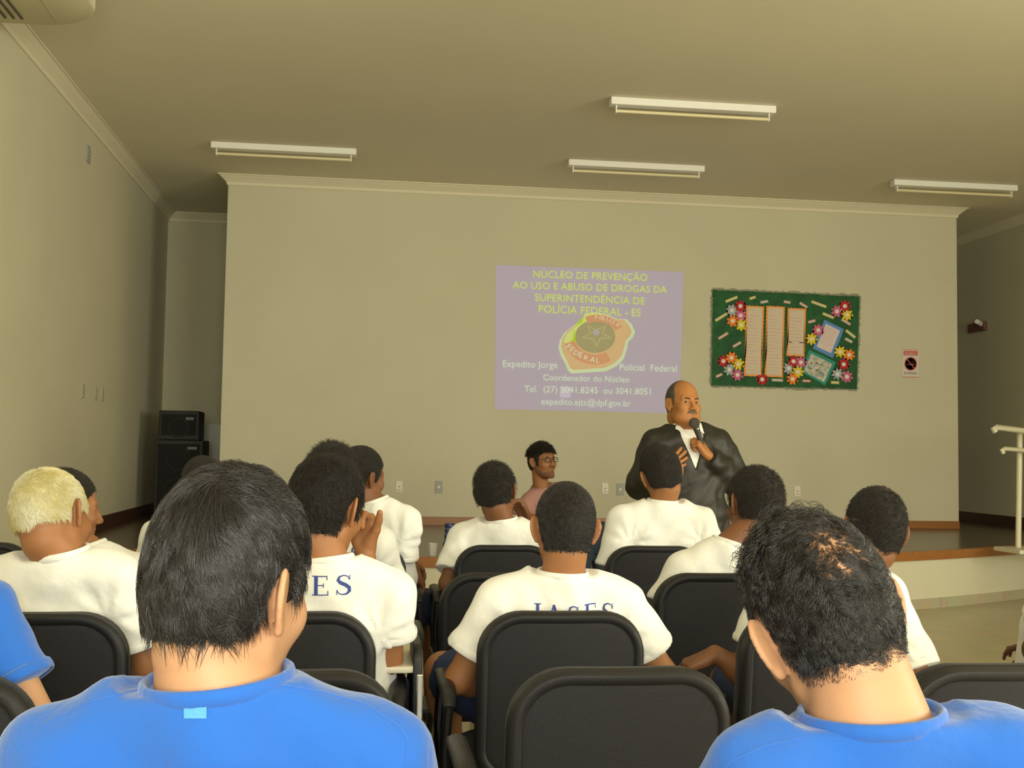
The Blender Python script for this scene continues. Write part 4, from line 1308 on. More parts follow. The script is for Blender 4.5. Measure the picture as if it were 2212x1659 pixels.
GLY = {'I': (0.50, [((0.25, 0), (0.25, 1), .17), ((0.06, .025), (0.44, .025), .05), ((0.06, .975), (0.44, .975), .05)]),
       'A': (1.02, [((0.46, 1.0), (0.12, 0), .06), ((0.44, 1.0), (0.83, 0), .15), ((0.22, .34), (0.68, .34), .05), ((0.0, .025), (0.24, .025), .05), ((0.66, .025), (1.0, .025), .05)]),
       'E': (0.86, [((0.22, 0), (0.22, 1), .16), ((0.05, .97), (0.70, .97), .055), ((0.22, .52), (0.54, .52), .05), ((0.05, .03), (0.74, .03), .055), ((0.69, .99), (0.69, .78), .04), ((0.73, .0), (0.73, .24), .04), ((0.54, .41), (0.54, .63), .04)]),
       'S': (0.80, 'S')}
def glyph_quads(ch):
    adv, st = GLY[ch]
    out = []
    if st == 'S':
        pts = [(.60, .76), (.53, .91), (.36, .97), (.18, .90), (.13, .74), (.24, .60), (.44, .49), (.60, .36), (.62, .19), (.50, .05), (.32, .02), (.17, .08), (.09, .24)]
        w = [.04, .05, .06, .10, .14, .17, .18, .17, .14, .09, .06, .05, .04]
        L = []; R = []
        for i, p in enumerate(pts):
            a, b = pts[max(i-1, 0)], pts[min(i+1, len(pts)-1)]
            dx, dy = b[0]-a[0], b[1]-a[1]; l = math.hypot(dx, dy); nx, ny = -dy/l*w[i]/2, dx/l*w[i]/2
            L.append((p[0]+nx, p[1]+ny)); R.append((p[0]-nx, p[1]-ny))
        for i in range(len(pts)-1): out.append((L[i], L[i+1], R[i+1], R[i]))
        for (a, b, ww) in (((.62, .97), (.61, .72), .035), ((.08, .0), (.09, .27), .035)): out += _bar(a, b, ww)
    else:
        for a, b, ww in st: out += _bar(a, b, ww)
    return adv, out
def _bar(a, b, w, n=4):
    dx, dy = b[0]-a[0], b[1]-a[1]; l = math.hypot(dx, dy); nx, ny = -dy/l*w/2, dx/l*w/2
    o = []
    for i in range(n):
        p = (a[0]+dx*i/n, a[1]+dy*i/n); q = (a[0]+dx*(i+1)/n, a[1]+dy*(i+1)/n)
        o.append(((p[0]+nx, p[1]+ny), (q[0]+nx, q[1]+ny), (q[0]-nx, q[1]-ny), (p[0]-nx, p[1]-ny)))
    return o
def print_word(word, bvh, O, right, up, fwd, width, height, parent, base, arc=0.0):
    O, right, up, fwd = map(V3, (O, right, up, fwd))
    tot = sum(GLY[c][0] for c in word)+0.16*(len(word)-1)
    sx = width/tot
    x = -width/2
    for ch in word:
        adv, quads = glyph_quads(ch)
        vs, fs = [], []
        for q in quads:
            pts = []
            for (u, v) in q:
                uu = x+u*sx; vv = (v-0.5)*height - arc*uu*uu
                o = O+right*uu+up*vv-fwd*0.4
                h = bvh.ray_cast(Vector(o), Vector(fwd), 1.0)
                if h[0] is None: pts = None; break
                pts.append(np.array(h[0])-fwd*0.0016-base)
            if pts is None: continue
            i0 = len(vs); vs += pts; fs.append((i0, i0+1, i0+2, i0+3))
        if vs:
            me = np_mesh('printed_letter', np.array(vs), np.array(fs))
            link('printed_letter', me, M_INK, parent)
        x += (adv+0.16)*sx

def ring_mesh(name, c, a, b, up, ra, rb, tr, th, m, parent, base, n=40, tilt=0.0):
    """flat collar / cuff ring: centre c, in-plane axes a,b, radii ra,rb"""
    V = []; k = 8
    c, a, b, up = map(V3, (c, a, b, up))
    for i in range(n):
        t = 2*math.pi*i/n
        p = c+a*ra*math.cos(t)+b*rb*math.sin(t)+up*tilt*math.sin(t)
        o = nrm(a*math.cos(t)/ra+b*math.sin(t)/rb)
        for j in range(k):
            u = 2*math.pi*j/k
            V.append(p+o*tr*math.cos(u)+up*th*math.sin(u)-base)
    Fq = [(i*k+j, i*k+(j+1) % k, ((i+1) % n)*k+(j+1) % k, ((i+1) % n)*k+j) for i in range(n) for j in range(k)]
    return link(name, np_mesh(name, np.array(V), np.array(Fq)), m, parent)

def person(label, N, H, head=(0, 0, 0), s=1.0, torso_yaw=0.0, pelvis=None, R=None, L=None, skin_m=SK_MID, hair=None, shirt=M_WSHIRT, bw=1.0,
           sh=0.165, drop=0.07, hs=0.0042, cs=0.014, ss=0.010, sleeve=0.62, word=None, legs='sit', knees=None, ankles=None, lower=M_NAVY,
           shoes=M_DSHOE, face=False, stick=0.58, collar=True, jacket=False, heavy=0.0, seed=1, neck_r=0.056, group=None, slw=1.0, skin2=None, lean=0.0, wr=0.0045, thick=1.0, collar_drop=0.0, sv=(1, 1, 1), cr=0.070):
    sv = np.array(sv, float)
    N, H = V3(N), V3(H)
    base = np.array((N[0], N[1]+0.1, 0.0))
    ty = math.radians(torso_yaw)
    fh = np.array((math.sin(ty), math.cos(ty), 0)); right = np.array((math.cos(ty), -math.sin(ty), 0))
    Nc = N+fh*0.05
    if pelvis is None: pelvis = np.array((Nc[0], Nc[1], 0.57))+fh*0.08
    pelvis = V3(pelvis)
    up = nrm(Nc-pelvis); right = nrm(right-up*(right@up)); fwd = np.cross(up, right)
    M = np.stack([right, fwd, up], 1)
    def T(x, y, z): return Nc+right*x+fwd*y+up*z
    HR = rotm(*head)
    def HL(p): return H+HR@(np.array(p)*sv*s)
    arms = {}
    for side, spec in ((1, R), (-1, L)):
        S = T(side*sh, 0.0, -drop)
        if spec is None: spec = {}
        S = V3(spec.get('S', S))
        E = V3(spec.get('E', T(side*(sh+0.06), 0.06, -drop-0.27)))
        Wp = V3(spec.get('W', pelvis+fh*0.26+right*side*0.08+np.array((0, 0, 0.10))))
        arms[side] = (S, E, Wp, spec)
    # ---- body field
    pts = [pelvis, Nc, H]+[a[q] for a in arms.values() for q in range(3)]
    if knees is None:
        knees = [pelvis+fh*0.40+right*q*0.12+np.array((0, 0, -0.02)) for q in (-1, 1)] if legs == 'sit' else [pelvis+right*q*0.10+np.array((0, 0, -0.42)) for q in (-1, 1)]
    if ankles is None:
        ankles = [np.array((k_[0], k_[1], 0.09))+fh*(0.02 if legs == 'sit' else -0.02) for k_ in knees]
    if legs: pts += [V3(q) for q in knees]+[V3(q) for q in ankles]
    pts = np.array(pts); lo, hi = pts.min(0)-0.2, pts.max(0)+0.2
    hb = 0.135*s
    fine = [[], [], []]
    hl_ = (H-np.array((hb, hb, hb)), H+np.array((hb, hb, hb)))
    for q in range(3): fine[q].append((H[q]-hb, H[q]+hb, hs))
    for side, (S, E, Wp, spec) in arms.items():
        if 'hs' in spec:
            c = Wp+nrm(spec['d'])*0.07
            for q in range(3): fine[q].append((c[q]-0.095, c[q]+0.095, spec['hs']))
        elif spec:
            for q in range(3): fine[q].append((min(E[q], Wp[q])-0.05, max(E[q], Wp[q])+0.05, 0.009))
    ax3 = [axis(lo[q], hi[q], cs, fine[q]) for q in range(3)]
    f = Field(ax3)
    f.ell(T(0, 0.03, -0.13), (0.15*bw, 0.085, 0.13), M, 0.03)
    f.ell(T(0, 0.04, -0.28), (0.135*bw, 0.085, 0.17), M, 0.04)
    f.ell(pelvis+up*0.02, (0.145*bw, 0.10, 0.11), M, 0.05)
    hn = HL((0, -0.030, -0.06))
    f.cone(hn, T(0, -0.002, 0.005), neck_r*s, max(neck_r*1.04, cr-0.013), 0.03)
    for side in (-1, 1):
        f.cone(T(side*0.03, 0.0, -0.034), arms[side][0]-up*0.008, 0.034, 0.042, 0.016)
        S, E, Wp, spec = arms[side]
        f.cone(S, E, 0.047*thick, 0.036*thick, 0.03)
        f.ell((E*0.75+Wp*0.25), (0.039*thick,)*3, None, 0.03)
        f.cone(E, Wp, 0.036*thick, 0.0245*thick, 0.02)
        d = spec.get('d', nrm(Wp-E)); n = spec.get('n', -up)
        hand(f, Wp, d, n, side, spec.get('size', 1.0), spec.get('curl', (25, 35, 20)), spec.get('thumb', (0.62, 0.62, 0.35)), spec.get('spread', 0.0), spec.get('curls'))
    if legs:
        for q, side in enumerate((-1, 1)):
            K, A = V3(knees[q]), V3(ankles[q]); hip = pelvis+right*side*0.09
            f.cone(hip, K, 0.075, 0.055, 0.04)
            f.ell(K*0.7+A*0.3, (0.055,)*3, None, 0.05)
            f.cone(K, A, 0.052, 0.036, 0.03)
            f.cone(A, A+np.array((0, 0, -0.05))+fh*0.10, 0.033, 0.028, 0.03)
    def hfn(x, y, z):
        px, py, pz = (x-H[0])/s, (y-H[1])/s, (z-H[2])/s
        lx = px*HR[0, 0]+py*HR[1, 0]+pz*HR[2, 0]; ly = px*HR[0, 1]+py*HR[1, 1]+pz*HR[2, 1]; lz = px*HR[0, 2]+py*HR[1, 2]+pz*HR[2, 2]
        # the skull's own neck stub is faded out (the real neck cone replaces it)
        return head_sdf(lx/sv[0], ly/sv[1], lz/sv[2], face, stick, heavy)*s
    f.op(H-0.16*s, H+0.15*s, hfn, 0.012)
    me, V, Q = f.mesh('person_body', base, 1)
    body = link('person', me, skin_m)
    body.location = base
    tag(body, label, 'person', group)
    # ---- shirt
    if shirt is not None:
        keys = [Nc, pelvis]+[a[0] for a in arms.values()]
        ends = {}
        for side, (S, E, Wp, spec) in arms.items():
            fr = spec.get('sleeve', sleeve)
            ends[side] = S+(E-S)*fr; keys.append(ends[side])
            if jacket: keys += [E, Wp]
        keys = np.array(keys); lo, hi = keys.min(0)-0.2, keys.max(0)+0.2
        def shirt_field(infl, step, long_sleeve, sl=True):
            g = Field([axis(lo[q], hi[q], step) for q in range(3)])
            i = infl
            g.ell(T(0, 0.025, -0.145), (0.165*bw+i, 0.098+i, 0.145+i), M, 0.03)
            g.ell(T(0.075*bw, -0.012, -0.15), (0.085+i, 0.070+i, 0.11+i), M, 0.03)
            g.ell(T(-0.075*bw, -0.012, -0.15), (0.085+i, 0.070+i, 0.11+i), M, 0.03)
            g.ell(T(0, 0.035, -0.27), (0.155*bw+i, 0.105+i, 0.18+i), M, 0.05)
            g.ell(T(0, 0.035, -0.27)*0.4+pelvis*0.6, (0.155*bw+i, 0.118+i+heavy*0.03, 0.15+i), M, 0.06)
            g.ell(pelvis, (0.165*bw+i, 0.130+i+heavy*0.03, 0.10+i), M, 0.06)
            for side in (-1, 1):
                S, E, Wp, spec = arms[side]
                g.cone(T(side*0.035, -0.010, -0.005), S+up*0.012, 0.045+i, 0.046+i, 0.035)
                if not sl: continue
                if long_sleeve:
                    g.cone(S, E, 0.060*slw+i, 0.054*slw+i, 0.03)
                    g.cutcone(E, E+(Wp-E)*0.97, 0.054*slw+i, 0.036+i, 0.025)
                else:
                    g.cutcone(S, ends[side], 0.052*slw+i, 0.062*slw+i, 0.03)
            g.cone(T(0, -0.004, -0.045), T(0, 0.0, 0.012), cr-0.004+i, cr-0.013+i, 0.025)
            return g
        g = shirt_field(0.012 if not jacket else 0.023, ss, jacket)
        rng = np.random.RandomState(seed)
        X, Y, Z = g.ax[0][:, None, None], g.ax[1][None, :, None], g.ax[2][None, None, :]
        wsum = 0
        for q in range(7):
            kx = rng.normal(size=3)*np.array((1.0, 0.8, 0.75)); kx = kx/np.linalg.norm(kx)*rng.uniform(25, 75)
            k2 = rng.normal(size=3)*14
            wsum = wsum+np.sin(X*kx[0]+Y*kx[1]+Z*kx[2]+rng.rand()*6+1.6*np.sin(X*k2[0]+Y*k2[1]+Z*k2[2]))*rng.uniform(0.5, 1)
        amp = wr*(1.3 if jacket else 1.0)
        g.F += (amp/2.2*wsum).astype(np.float32)
        if not jacket:
            # drape folds running from the armpits
            for side in (-1, 1):
                S, E, Wp, spec = arms[side]
                c = S-up*0.07-right*side*0.02
                lx = (X-c[0])*right[0]+(Y-c[1])*right[1]+(Z-c[2])*right[2]
                lz = (X-c[0])*up[0]+(Y-c[1])*up[1]+(Z-c[2])*up[2]
                rr = np.sqrt(lx**2+lz**2)
                an = np.arctan2(lz, lx*side)
                g.F += (0.0040*np.exp(-((rr-0.05)/0.055)**2)*np.sin(an*9+side)).astype(np.float32)
        if jacket:
            def vfn(x, y, z):
                px, py, pz = x-Nc[0], y-Nc[1], z-Nc[2]
                lx = px*right[0]+py*right[1]+pz*right[2]; ly = px*fwd[0]+py*fwd[1]+pz*fwd[2]; lz = px*up[0]+py*up[1]+pz*up[2]
                w = np.interp(lz, [-0.27, -0.24, -0.05, 0.10], [-0.03, 0.0, 0.066, 0.075])
                return np.maximum(np.abs(lx+0.01+0.0*lz)-w, -(ly-0.02))*0.9
            g.op(Nc-0.4, Nc+0.3, vfn, 0.006, 'sub')
        nd = nrm(hn-T(0, 0, -0.01)); cu = nrm(up*0.6+nd*0.4)
        cc_ = T(0, 0.0, 0.016)
        def cutfn(x, y, z):
            px, py, pz = x-cc_[0], y-cc_[1], z-cc_[2]
            h = px*cu[0]+py*cu[1]+pz*cu[2]
            lf = px*fwd[0]+py*fwd[1]+pz*fwd[2]
            r = np.sqrt(np.maximum(px**2+py**2+pz**2-h*h, 0))
            return np.maximum(-(h+0.17*lf), r-cr-0.010-np.maximum(h, 0)*1.2)
        g.op(Nc-0.25, Nc+0.3, cutfn, 0.004, 'sub')
        nm = 'jacket' if jacket else 'shirt'
        sme, SV, SQ = g.mesh(nm, base, 2)
        so = link(nm, sme, shirt, body)
        if jacket:
            g2 = shirt_field(0.005, 0.008, False, sl=False)
            g2.cone(T(0, -0.002, -0.02), hn, 0.0575, neck_r*s+0.002, 0.004, 'sub')
            wme, _, _ = g2.mesh('dress_shirt', base, 2)
            ws = link('dress_shirt', wme, M_SHIRT2, body)
            for q in range(4): 
                pass
        elif collar:
            ca = nrm(right-cu*(right@cu)); cb = np.cross(cu, ca)
            ring_mesh('collar', cc_+cu*0.000, ca, cb, cu, cr-0.0035, cr-0.0035, 0.0055, 0.011, shirt, so, base, tilt=-0.011)
            for side in (-1, 1):
                S, E, Wp, spec = arms[side]
                dn = nrm(E-S); a1 = nrm(np.cross(dn, fwd)); b1 = np.cross(dn, a1)
                ring_mesh('sleeve_hem', ends[side]-dn*0.010, a1, b1, dn, 0.0715*slw, 0.0715*slw, 0.0032, 0.011, shirt, so, base)
        if word:
            bvh = BVHTree.FromPolygons([tuple(v) for v in SV], [tuple(q) for q in SQ])
            O = V3(word['at'])
            print_word(word['text'], bvh, O, right, up, fwd, word['w'], word['h'], so, base, word.get('arc', 0.0))
    # ---- lower body
    if legs:
        lp = np.array([pelvis]+[V3(k_) for k_ in knees]+[V3(a_) for a_ in ankles]); lo, hi = lp.min(0)-0.2, lp.max(0)+0.2
        g = Field([axis(lo[q], hi[q], 0.014) for q in range(3)])
        g.ell(pelvis-up*0.01, (0.165*bw, 0.125, 0.115), M, 0.05)
        for q, side in enumerate((-1, 1)):
            K, A = V3(knees[q]), V3(ankles[q]); hip = pelvis+right*side*0.09
            if lower is M_NAVY: g.cutcone(hip, hip+(K-hip)*0.90, 0.094, 0.085, 0.05)
            else:
                g.cone(hip, K, 0.092, 0.072, 0.05); g.cone(K, A+np.array((0, 0, 0.02)), 0.070, 0.055, 0.03)
        lm, _, _ = g.mesh('shorts', base, 2)
        link('shorts' if lower is M_NAVY else 'trousers', lm, lower, body)
        for q in range(2):
            A = V3(ankles[q]); g = Field([axis(A[c]-0.25, A[c]+0.25, 0.012) for c in range(3)])
            hz = A-np.array((0, 0, 0.045))
            g.cone(hz-fh*0.03, hz+fh*0.15, 0.042, 0.038, 0.01)
            g.cone(A+np.array((0, 0, -0.01)), hz+fh*0.02, 0.045, 0.045, 0.02)
            zz = A[2]-0.085
            g.op(A-0.25, A+0.25, lambda x, y, z: (zz-z)+0*x+0*y, 0.01, 'int')
            sm_, _, _ = g.mesh('shoe', base, 1); link('shoe', sm_, shoes, body)
    # ---- hair
    if hair:
        kind = hair.get('kind', 'crop')
        kw = hair.get('line', {})
        hl = lambda x, y, z: default_hairline(x, y, z, **kw)
        if 'line_fn' in hair: hl = hair['line_fn']
        t0 = hair.get('t', 0.005)
        hf = head_local_pts(t0, hair.get('st', 0.0042), hl, hair.get('thick'), hair.get('noise', 0.0012))
        if 'hole' in hair:
            hc, hr = hair['hole']
            X, Y, Z = hf.ax[0][:, None, None], hf.ax[1][None, :, None], hf.ax[2][None, None, :]
            nz_ = 0.008*np.sin(X*160+1)*np.sin(Y*140)+0.006*np.sin(Z*230+X*90)
            hf.F[:] = np.maximum(hf.F, -(_ell(X, Y, Z, hc, hr)-nz_))
        V, Q = nets(hf.F, *hf.ax); V = lap(V, Q, 1)
        Vw = (V*s*sv)@HR.T+H-base
        ho = link('hair', np_mesh('hair', Vw, Q), hair['m'], body)
        for sp in hair.get('strands', ()):
            sp = dict(sp); mm = sp.pop('m')
            sp.setdefault('hl', hl)
            V, Q = hair_strands(seed=seed, **sp)
            Vw = (V*s*sv)@HR.T+H-base
            so_ = link('hair_strands', np_mesh('hair_strands', Vw, Q), mm, ho)
            so_['kind'] = 'stuff'
    body['_'] = 0
    del body['_']
    return dict(sv=sv, body=body, base=base, HL=HL, HR=HR, H=H, s=s, T=T, M=M, fh=fh, right=right, up=up, fwd=fwd)

def eyes(pr, gaze=(0.0, 0.0), brow=M_HBLACK2, lid=None):
    b, base, HL = pr['body'], pr['base'], pr['HL']
    for s in (-1, 1):
        bm = bmesh.new()
        bmesh.ops.create_uvsphere(bm, u_segments=16, v_segments=10, radius=0.0116*pr['s'])
        for v in bm.verts: v.co += Vector(HL((s*0.032, 0.0770, 0.0055))-base)
        nf = len(bm.faces)
        g = nrm(np.array((gaze[0], 1.0, gaze[1])))
        r = bmesh.ops.create_uvsphere(bm, u_segments=12, v_segments=8, radius=0.0066*pr['s'])
        c = Vector(HL(np.array((s*0.032, 0.0770, 0.0055))+g*0.0070)-base)
        for v in r['verts']: v.co += c
        for f in bm.faces: f.smooth = True
        fi = [f for f in bm.faces if all(v in set(r['verts']) for v in f.verts)]
        for f in fi: f.material_index = 1
        me = bpy.data.meshes.new('eye'); bm.to_mesh(me); bm.free()
        link('eye', me, [M_EYEW, M_EYED], b)
        mb = MB()
        pts = [(0.012, 0.0955, 0.0205), (0.020, 0.0945, 0.0245), (0.032, 0.0905, 0.0265), (0.044, 0.0810, 0.0225)]
        mb.tube([HL((s*p[0], p[1], p[2]))-base for p in pts], [0.0022, 0.0034, 0.0032, 0.0012], 8)
        mb.build('eyebrow', brow, b, smooth=True)
    mb = MB()
    mb.tube([HL(p)-base for p in ((-0.019, 0.0935, -0.0575), (-0.009, 0.1005, -0.0535), (0, 0.1015, -0.055), (0.009, 0.1005, -0.0535), (0.019, 0.0935, -0.0575))], [0.001, 0.0036, 0.0038, 0.0036, 0.001], 8)
    mb.tube([HL(p)-base for p in ((-0.016, 0.093, -0.0610), (-0.006, 0.0995, -0.0640), (0.006, 0.0995, -0.0640), (0.016, 0.093, -0.0610))], [0.001, 0.0045, 0.0045, 0.001], 8)
    mb.build('lips', M_LIP, b, smooth=True)

# hair styles
def crop_hair(m=M_HSHORT, t=0.0045, n=6000, L=0.0055, line=None, seedm=M_HBLACK2, rad=0.00042, lift=0.0025):
    return dict(m=m, t=t, line=line or {}, noise=0.0009, strands=[dict(m=seedm, n=n, length=L, rad=rad, steps=3, lift=lift, base_off=t-0.001, clump=0.25, grav=0.3, nclump=500)])
# ---- foreground left man (blue shirt)
def A_hl(x, y, z):
    zl = np.interp(y, [-0.2, -0.066, -0.045, -0.028, -0.012, 0.014, 0.018, 0.030, 0.040, 0.060, 0.075, 0.2], [-0.046, -0.046, -0.038, -0.014, 0.026, 0.030, -0.004, 0.0, 0.035, 0.050, 0.062, 0.08])
    return z-zl
Hp = P(497, 1277, 1.33)
A_thick = lambda X, Y, Z: 0.0035*np.clip((Z+0.07)/0.09, 0, 1)+0*X+0*Y
pA = person('person in blue t-shirt seated nearest at left, thick black hair, face turned right',
    cr=0.084, N=P(455, 1522, 1.26), H=Hp, head=(33, 7, 2), s=0.955, sv=(1, 1, 1.14), torso_yaw=2, skin_m=SK_LIGHT, shirt=M_BSHIRT, bw=1.03, sh=0.172, drop=0.085, hs=0.0034, ss=0.0075, cs=0.012,
    hair=dict(m=M_HSHELL, t=0.004, line_fn=A_hl, noise=0.0010, st=0.0032, thick=A_thick,
              strands=[dict(m=M_HBLACK, n=34000, length=0.032, rad=0.00034, steps=6, lift=0.0045, base_off=0.0062, clump=0.55, grav=0.55, nclump=700, swirl=0.8, taper=0.030, crown=(0.012, -0.070, 0.100), lenvar=0.4, tip=0.3),
                       dict(m=M_HBLACK, n=2500, length=0.024, rad=0.0004, steps=6, lift=0.005, base_off=0.004, clump=0.6, grav=0.7, nclump=90, hl=lambda x, y, z: np.minimum(A_hl(x, y, z)+0.004, 0.02-A_hl(x, y, z)), tip=0.2)]),
    group=None, seed=11, neck_r=0.060, stick=0.50, wr=0.0045)
tl = P(420, 1500, 1.215)
# care label showing at the collar of the near blue shirt
def patch_on(pr, px0, py0, px1, py1, name, m, off=0.0012):
    so = [c for c in pr['body'].children if c.name.startswith('shirt')][0]
    me = so.data; base = pr['base']
    vs = [tuple(np.array(v.co)+base) for v in me.vertices]; ps = [tuple(p.vertices) for p in me.polygons]
    bvh = BVHTree.FromPolygons(vs, ps)
    n = 8; V = []; ok = True
    for i in range(n+1):
        for j in range(n+1):
            d = P(px0+(px1-px0)*i/n, py0+(py1-py0)*j/n, 1.0)-np.array((0, 0, CAM_H)); d = nrm(d)
            h = bvh.ray_cast(Vector((0, 0, CAM_H)), Vector(d), 10)
            if h[0] is None: return
            V.append(np.array(h[0])-d*off-base)
    Fq = [(i*(n+1)+j, (i+1)*(n+1)+j, (i+1)*(n+1)+j+1, i*(n+1)+j+1) for i in range(n) for j in range(n)]
    link(name, np_mesh(name, np.array(V), np.array(Fq)), m, so)
patch_on(pA, 397, 1518, 446, 1552, 'care_label', M_TAG)

def seam_on(pr, pts, r=0.0011):
    so = [c for c in pr['body'].children if c.name.startswith('shirt')][0]
    me = so.data; base = pr['base']
    bvh = BVHTree.FromPolygons([tuple(np.array(v.co)+base) for v in me.vertices], [tuple(p.vertices) for p in me.polygons])
    out = []
    for a, b in zip(pts, pts[1:]):
        for i in range(10):
            t = i/10
            d = nrm(P(a[0]+(b[0]-a[0])*t, a[1]+(b[1]-a[1])*t, 1.0)-np.array((0, 0, CAM_H)))
            h = bvh.ray_cast(Vector((0, 0, CAM_H)), Vector(d), 10)
            if h[0] is not None: out.append(np.array(h[0])-base)
    if len(out) > 3: MB().tube(out, r, 6).build('seam', M_BSHIRT, so, smooth=True)
seam_on(pA, [(610, 1480), (700, 1496), (790, 1522), (862, 1570), (880, 1600), (872, 1700)])
seam_on(pA, [(300, 1490), (200, 1515), (110, 1560), (70, 1600)])

# ---- foreground right man (blue shirt), head bowed and tilted
def B_hl(x, y, z): return default_hairline(x, y, z, nape=-0.062, front=0.065, temple=-0.022)
def B_dens(p):
    c = np.array((0.016, -0.096, 0.062)); d = np.linalg.norm((p-c)/np.array((1.0, 1.0, 1.0)), axis=1)
    return np.clip(0.65+0.35*(d/0.045)**2, 0, 1)*np.clip((B_hl(p[:, 0], p[:, 1], p[:, 2])+0.004)/0.028, 0.12, 1)
pB = person('person in blue t-shirt seated nearest at right, curly dark hair, head bowed',
    cr=0.082, N=P(1922, 1600, 1.20), L=dict(S=P(1655, 1700, 1.24)), R=dict(S=P(2180, 1672, 1.22)), H=P(1785, 1350, 1.30), head=(5, 20, -19), s=1.01, sv=(1, 1, 1.06), torso_yaw=0, skin_m=SK_LIGHT, shirt=M_BSHIRT, bw=1.0, sh=0.17, drop=0.06, hs=0.0034, ss=0.0075, cs=0.012,
    hair=dict(m=M_HSHELL, t=0.0022, line_fn=lambda x, y, z: B_hl(x, y, z)-0.012, noise=0.0008, st=0.0034, hole=((0.016, -0.104, 0.062), (0.034, 0.034, 0.038)),
              strands=[dict(m=M_HBLACK, n=30000, length=0.014, rad=0.00030, steps=6, lift=0.0035, base_off=0.0015, clump=0.55, grav=0.25, nclump=700, swirl=1.1, taper=0.03, crown=(0.016, -0.096, 0.062), lenvar=0.35, tip=0.3, density=B_dens, curl=0.35, curlf=0.6, hl=B_hl),
                       dict(m=M_HBLACK, n=5000, length=0.028, rad=0.00038, steps=9, lift=0.010, base_off=0.003, clump=0.7, grav=-0.3, nclump=240, swirl=0.8, lenvar=0.35, tip=0.25, curl=0.85, curlf=1.3, hl=lambda x, y, z: np.minimum(z-0.085, (y+0.03)*2+np.maximum(0, -x-0.02)*2))]),
    seed=5, neck_r=0.058, stick=0.75, wr=0.0045)

seam_on(pB, [(1730, 1596), (1650, 1612), (1580, 1645), (1545, 1680)])
# ---- person C at the left edge (blue sleeve)
pC = person('person in blue t-shirt cut off by left picture edge, only an arm in view',
    N=P(-205, 1262, 2.22), H=P(-200, 1120, 2.26), head=(5, 5, 0), torso_yaw=0, skin_m=SK_LIGHT, shirt=M_BSHIRT, sh=0.175, drop=0.08,
    R=dict(S=P(-45, 1335, 2.26), E=P(92, 1585, 2.22), W=P(-40, 1600, 2.42), sleeve=0.60), hair=crop_hair(n=1500), seed=3)

# ---- K, centre man
pK = person('person in white t-shirt with full blue back print, seated in the picture centre',
    N=P(1221, 1256, 2.97), H=P(1220, 1143, 3.04), head=(-1, 8, 2), s=1.01, torso_yaw=0, skin_m=SK_MID, sh=0.168, drop=0.072, hs=0.004, ss=0.009, stick=0.80,
    L=dict(E=P(990, 1468, 3.06), W=P(1090, 1490, 3.25), sleeve=0.66), R=dict(E=P(1432, 1455, 3.06), W=P(1330, 1490, 3.25), sleeve=0.66),
    hair=dict(m=M_HSHORT, t=0.0035, line=dict(nape=-0.064), noise=0.0006, strands=[dict(m=M_HBLACK, n=12000, length=0.006, rad=0.0004, steps=3, lift=0.0022, base_off=0.0025, clump=0.3, grav=0.35, nclump=900, swirl=0.8)]),
    word=dict(text='IASES', at=P(1238, 1322, 2.98), w=0.222, h=0.056, arc=-0.25), knees=[P(958, 1450, 3.42), P(1290, 1480, 3.42)], ankles=[P(975, 1640, 3.46), P(1290, 1850, 3.5)], shoes=M_SHOE, seed=7)

# ---- G, left of the aisle, hand to his cheek
pG = person('person in white t-shirt touching their cheek, seated left of the aisle',
    N=P(700, 1226, 2.93), H=P(704, 1098, 3.02), head=(30, 14, 3), s=1.10, torso_yaw=7, skin_m=SK_MID, sh=0.163, drop=0.085, hs=0.004, ss=0.009, stick=0.6,
    R=dict(E=P(838, 1425, 3.02), W=P(789, 1192, 3.14), d=(-0.12, 0.1, 1.0), n=(-0.55, -0.8, 0.1), curls=[(70, 70, 30), (55, 60, 30), (40, 50, 30), (35, 45, 30)], thumb=(0.75, 0.65, 0.15), hs=0.0036, sleeve=0.60, size=1.05),
    L=dict(E=P(560, 1440, 3.0), W=P(640, 1440, 3.25)),
    hair=dict(m=M_HSHELL, t=0.006, line=dict(nape=-0.072, temple=-0.02), noise=0.0014, strands=[dict(m=M_HBLACK2, n=11000, length=0.013, rad=0.00045, steps=4, lift=0.004, base_off=0.004, clump=0.35, grav=0.6, nclump=600, swirl=0.5)]),
    word=dict(text='IASES', at=P(645, 1268, 2.9), w=0.27, h=0.050), seed=9)

# ---- D, bleached hair
pD = person('person in white t-shirt with bleached blond hair, seated at left',
    N=P(118, 1212, 2.95), H=P(112, 1122, 3.02), head=(24, 14, -17), s=1.02, torso_yaw=4, skin_m=SK_MID, sh=0.175, drop=0.075, hs=0.004, ss=0.009, stick=0.7,
    R=dict(S=P(262, 1262, 2.98), E=P(318, 1440, 3.02), W=P(240, 1440, 3.25), sleeve=0.72),
    hair=dict(m=M_BLONDS, t=0.005, line_fn=lambda x, y, z: default_hairline(x, y, z, nape=-0.030, temple=0.005), noise=0.0010,
              strands=[dict(m=M_BLOND, n=12000, length=0.013, rad=0.00045, steps=4, lift=0.0035, base_off=0.004, clump=0.28, grav=0.55, nclump=500, swirl=0.5)]), seed=13)
# ---- E, profile behind D
pE = person('person in white t-shirt in profile just beyond the bleached blond head',
    N=P(172, 1196, 3.86), H=P(138, 1100, 3.92), head=(62, 6, 0), s=1.08, torso_yaw=8, skin_m=SK_MID, hair=crop_hair(n=3000), face=True, seed=17, sh=0.16)
# ---- F, mostly hidden
pF = person('person hidden behind the nearest left head, dark hair top against the loudspeaker',
    N=P(425, 1128, 4.93), H=P(437, 1052, 4.98), head=(0, 4, 0), s=1.06, skin_m=SK_DARK, hair=crop_hair(n=2500), seed=19, sh=0.175)
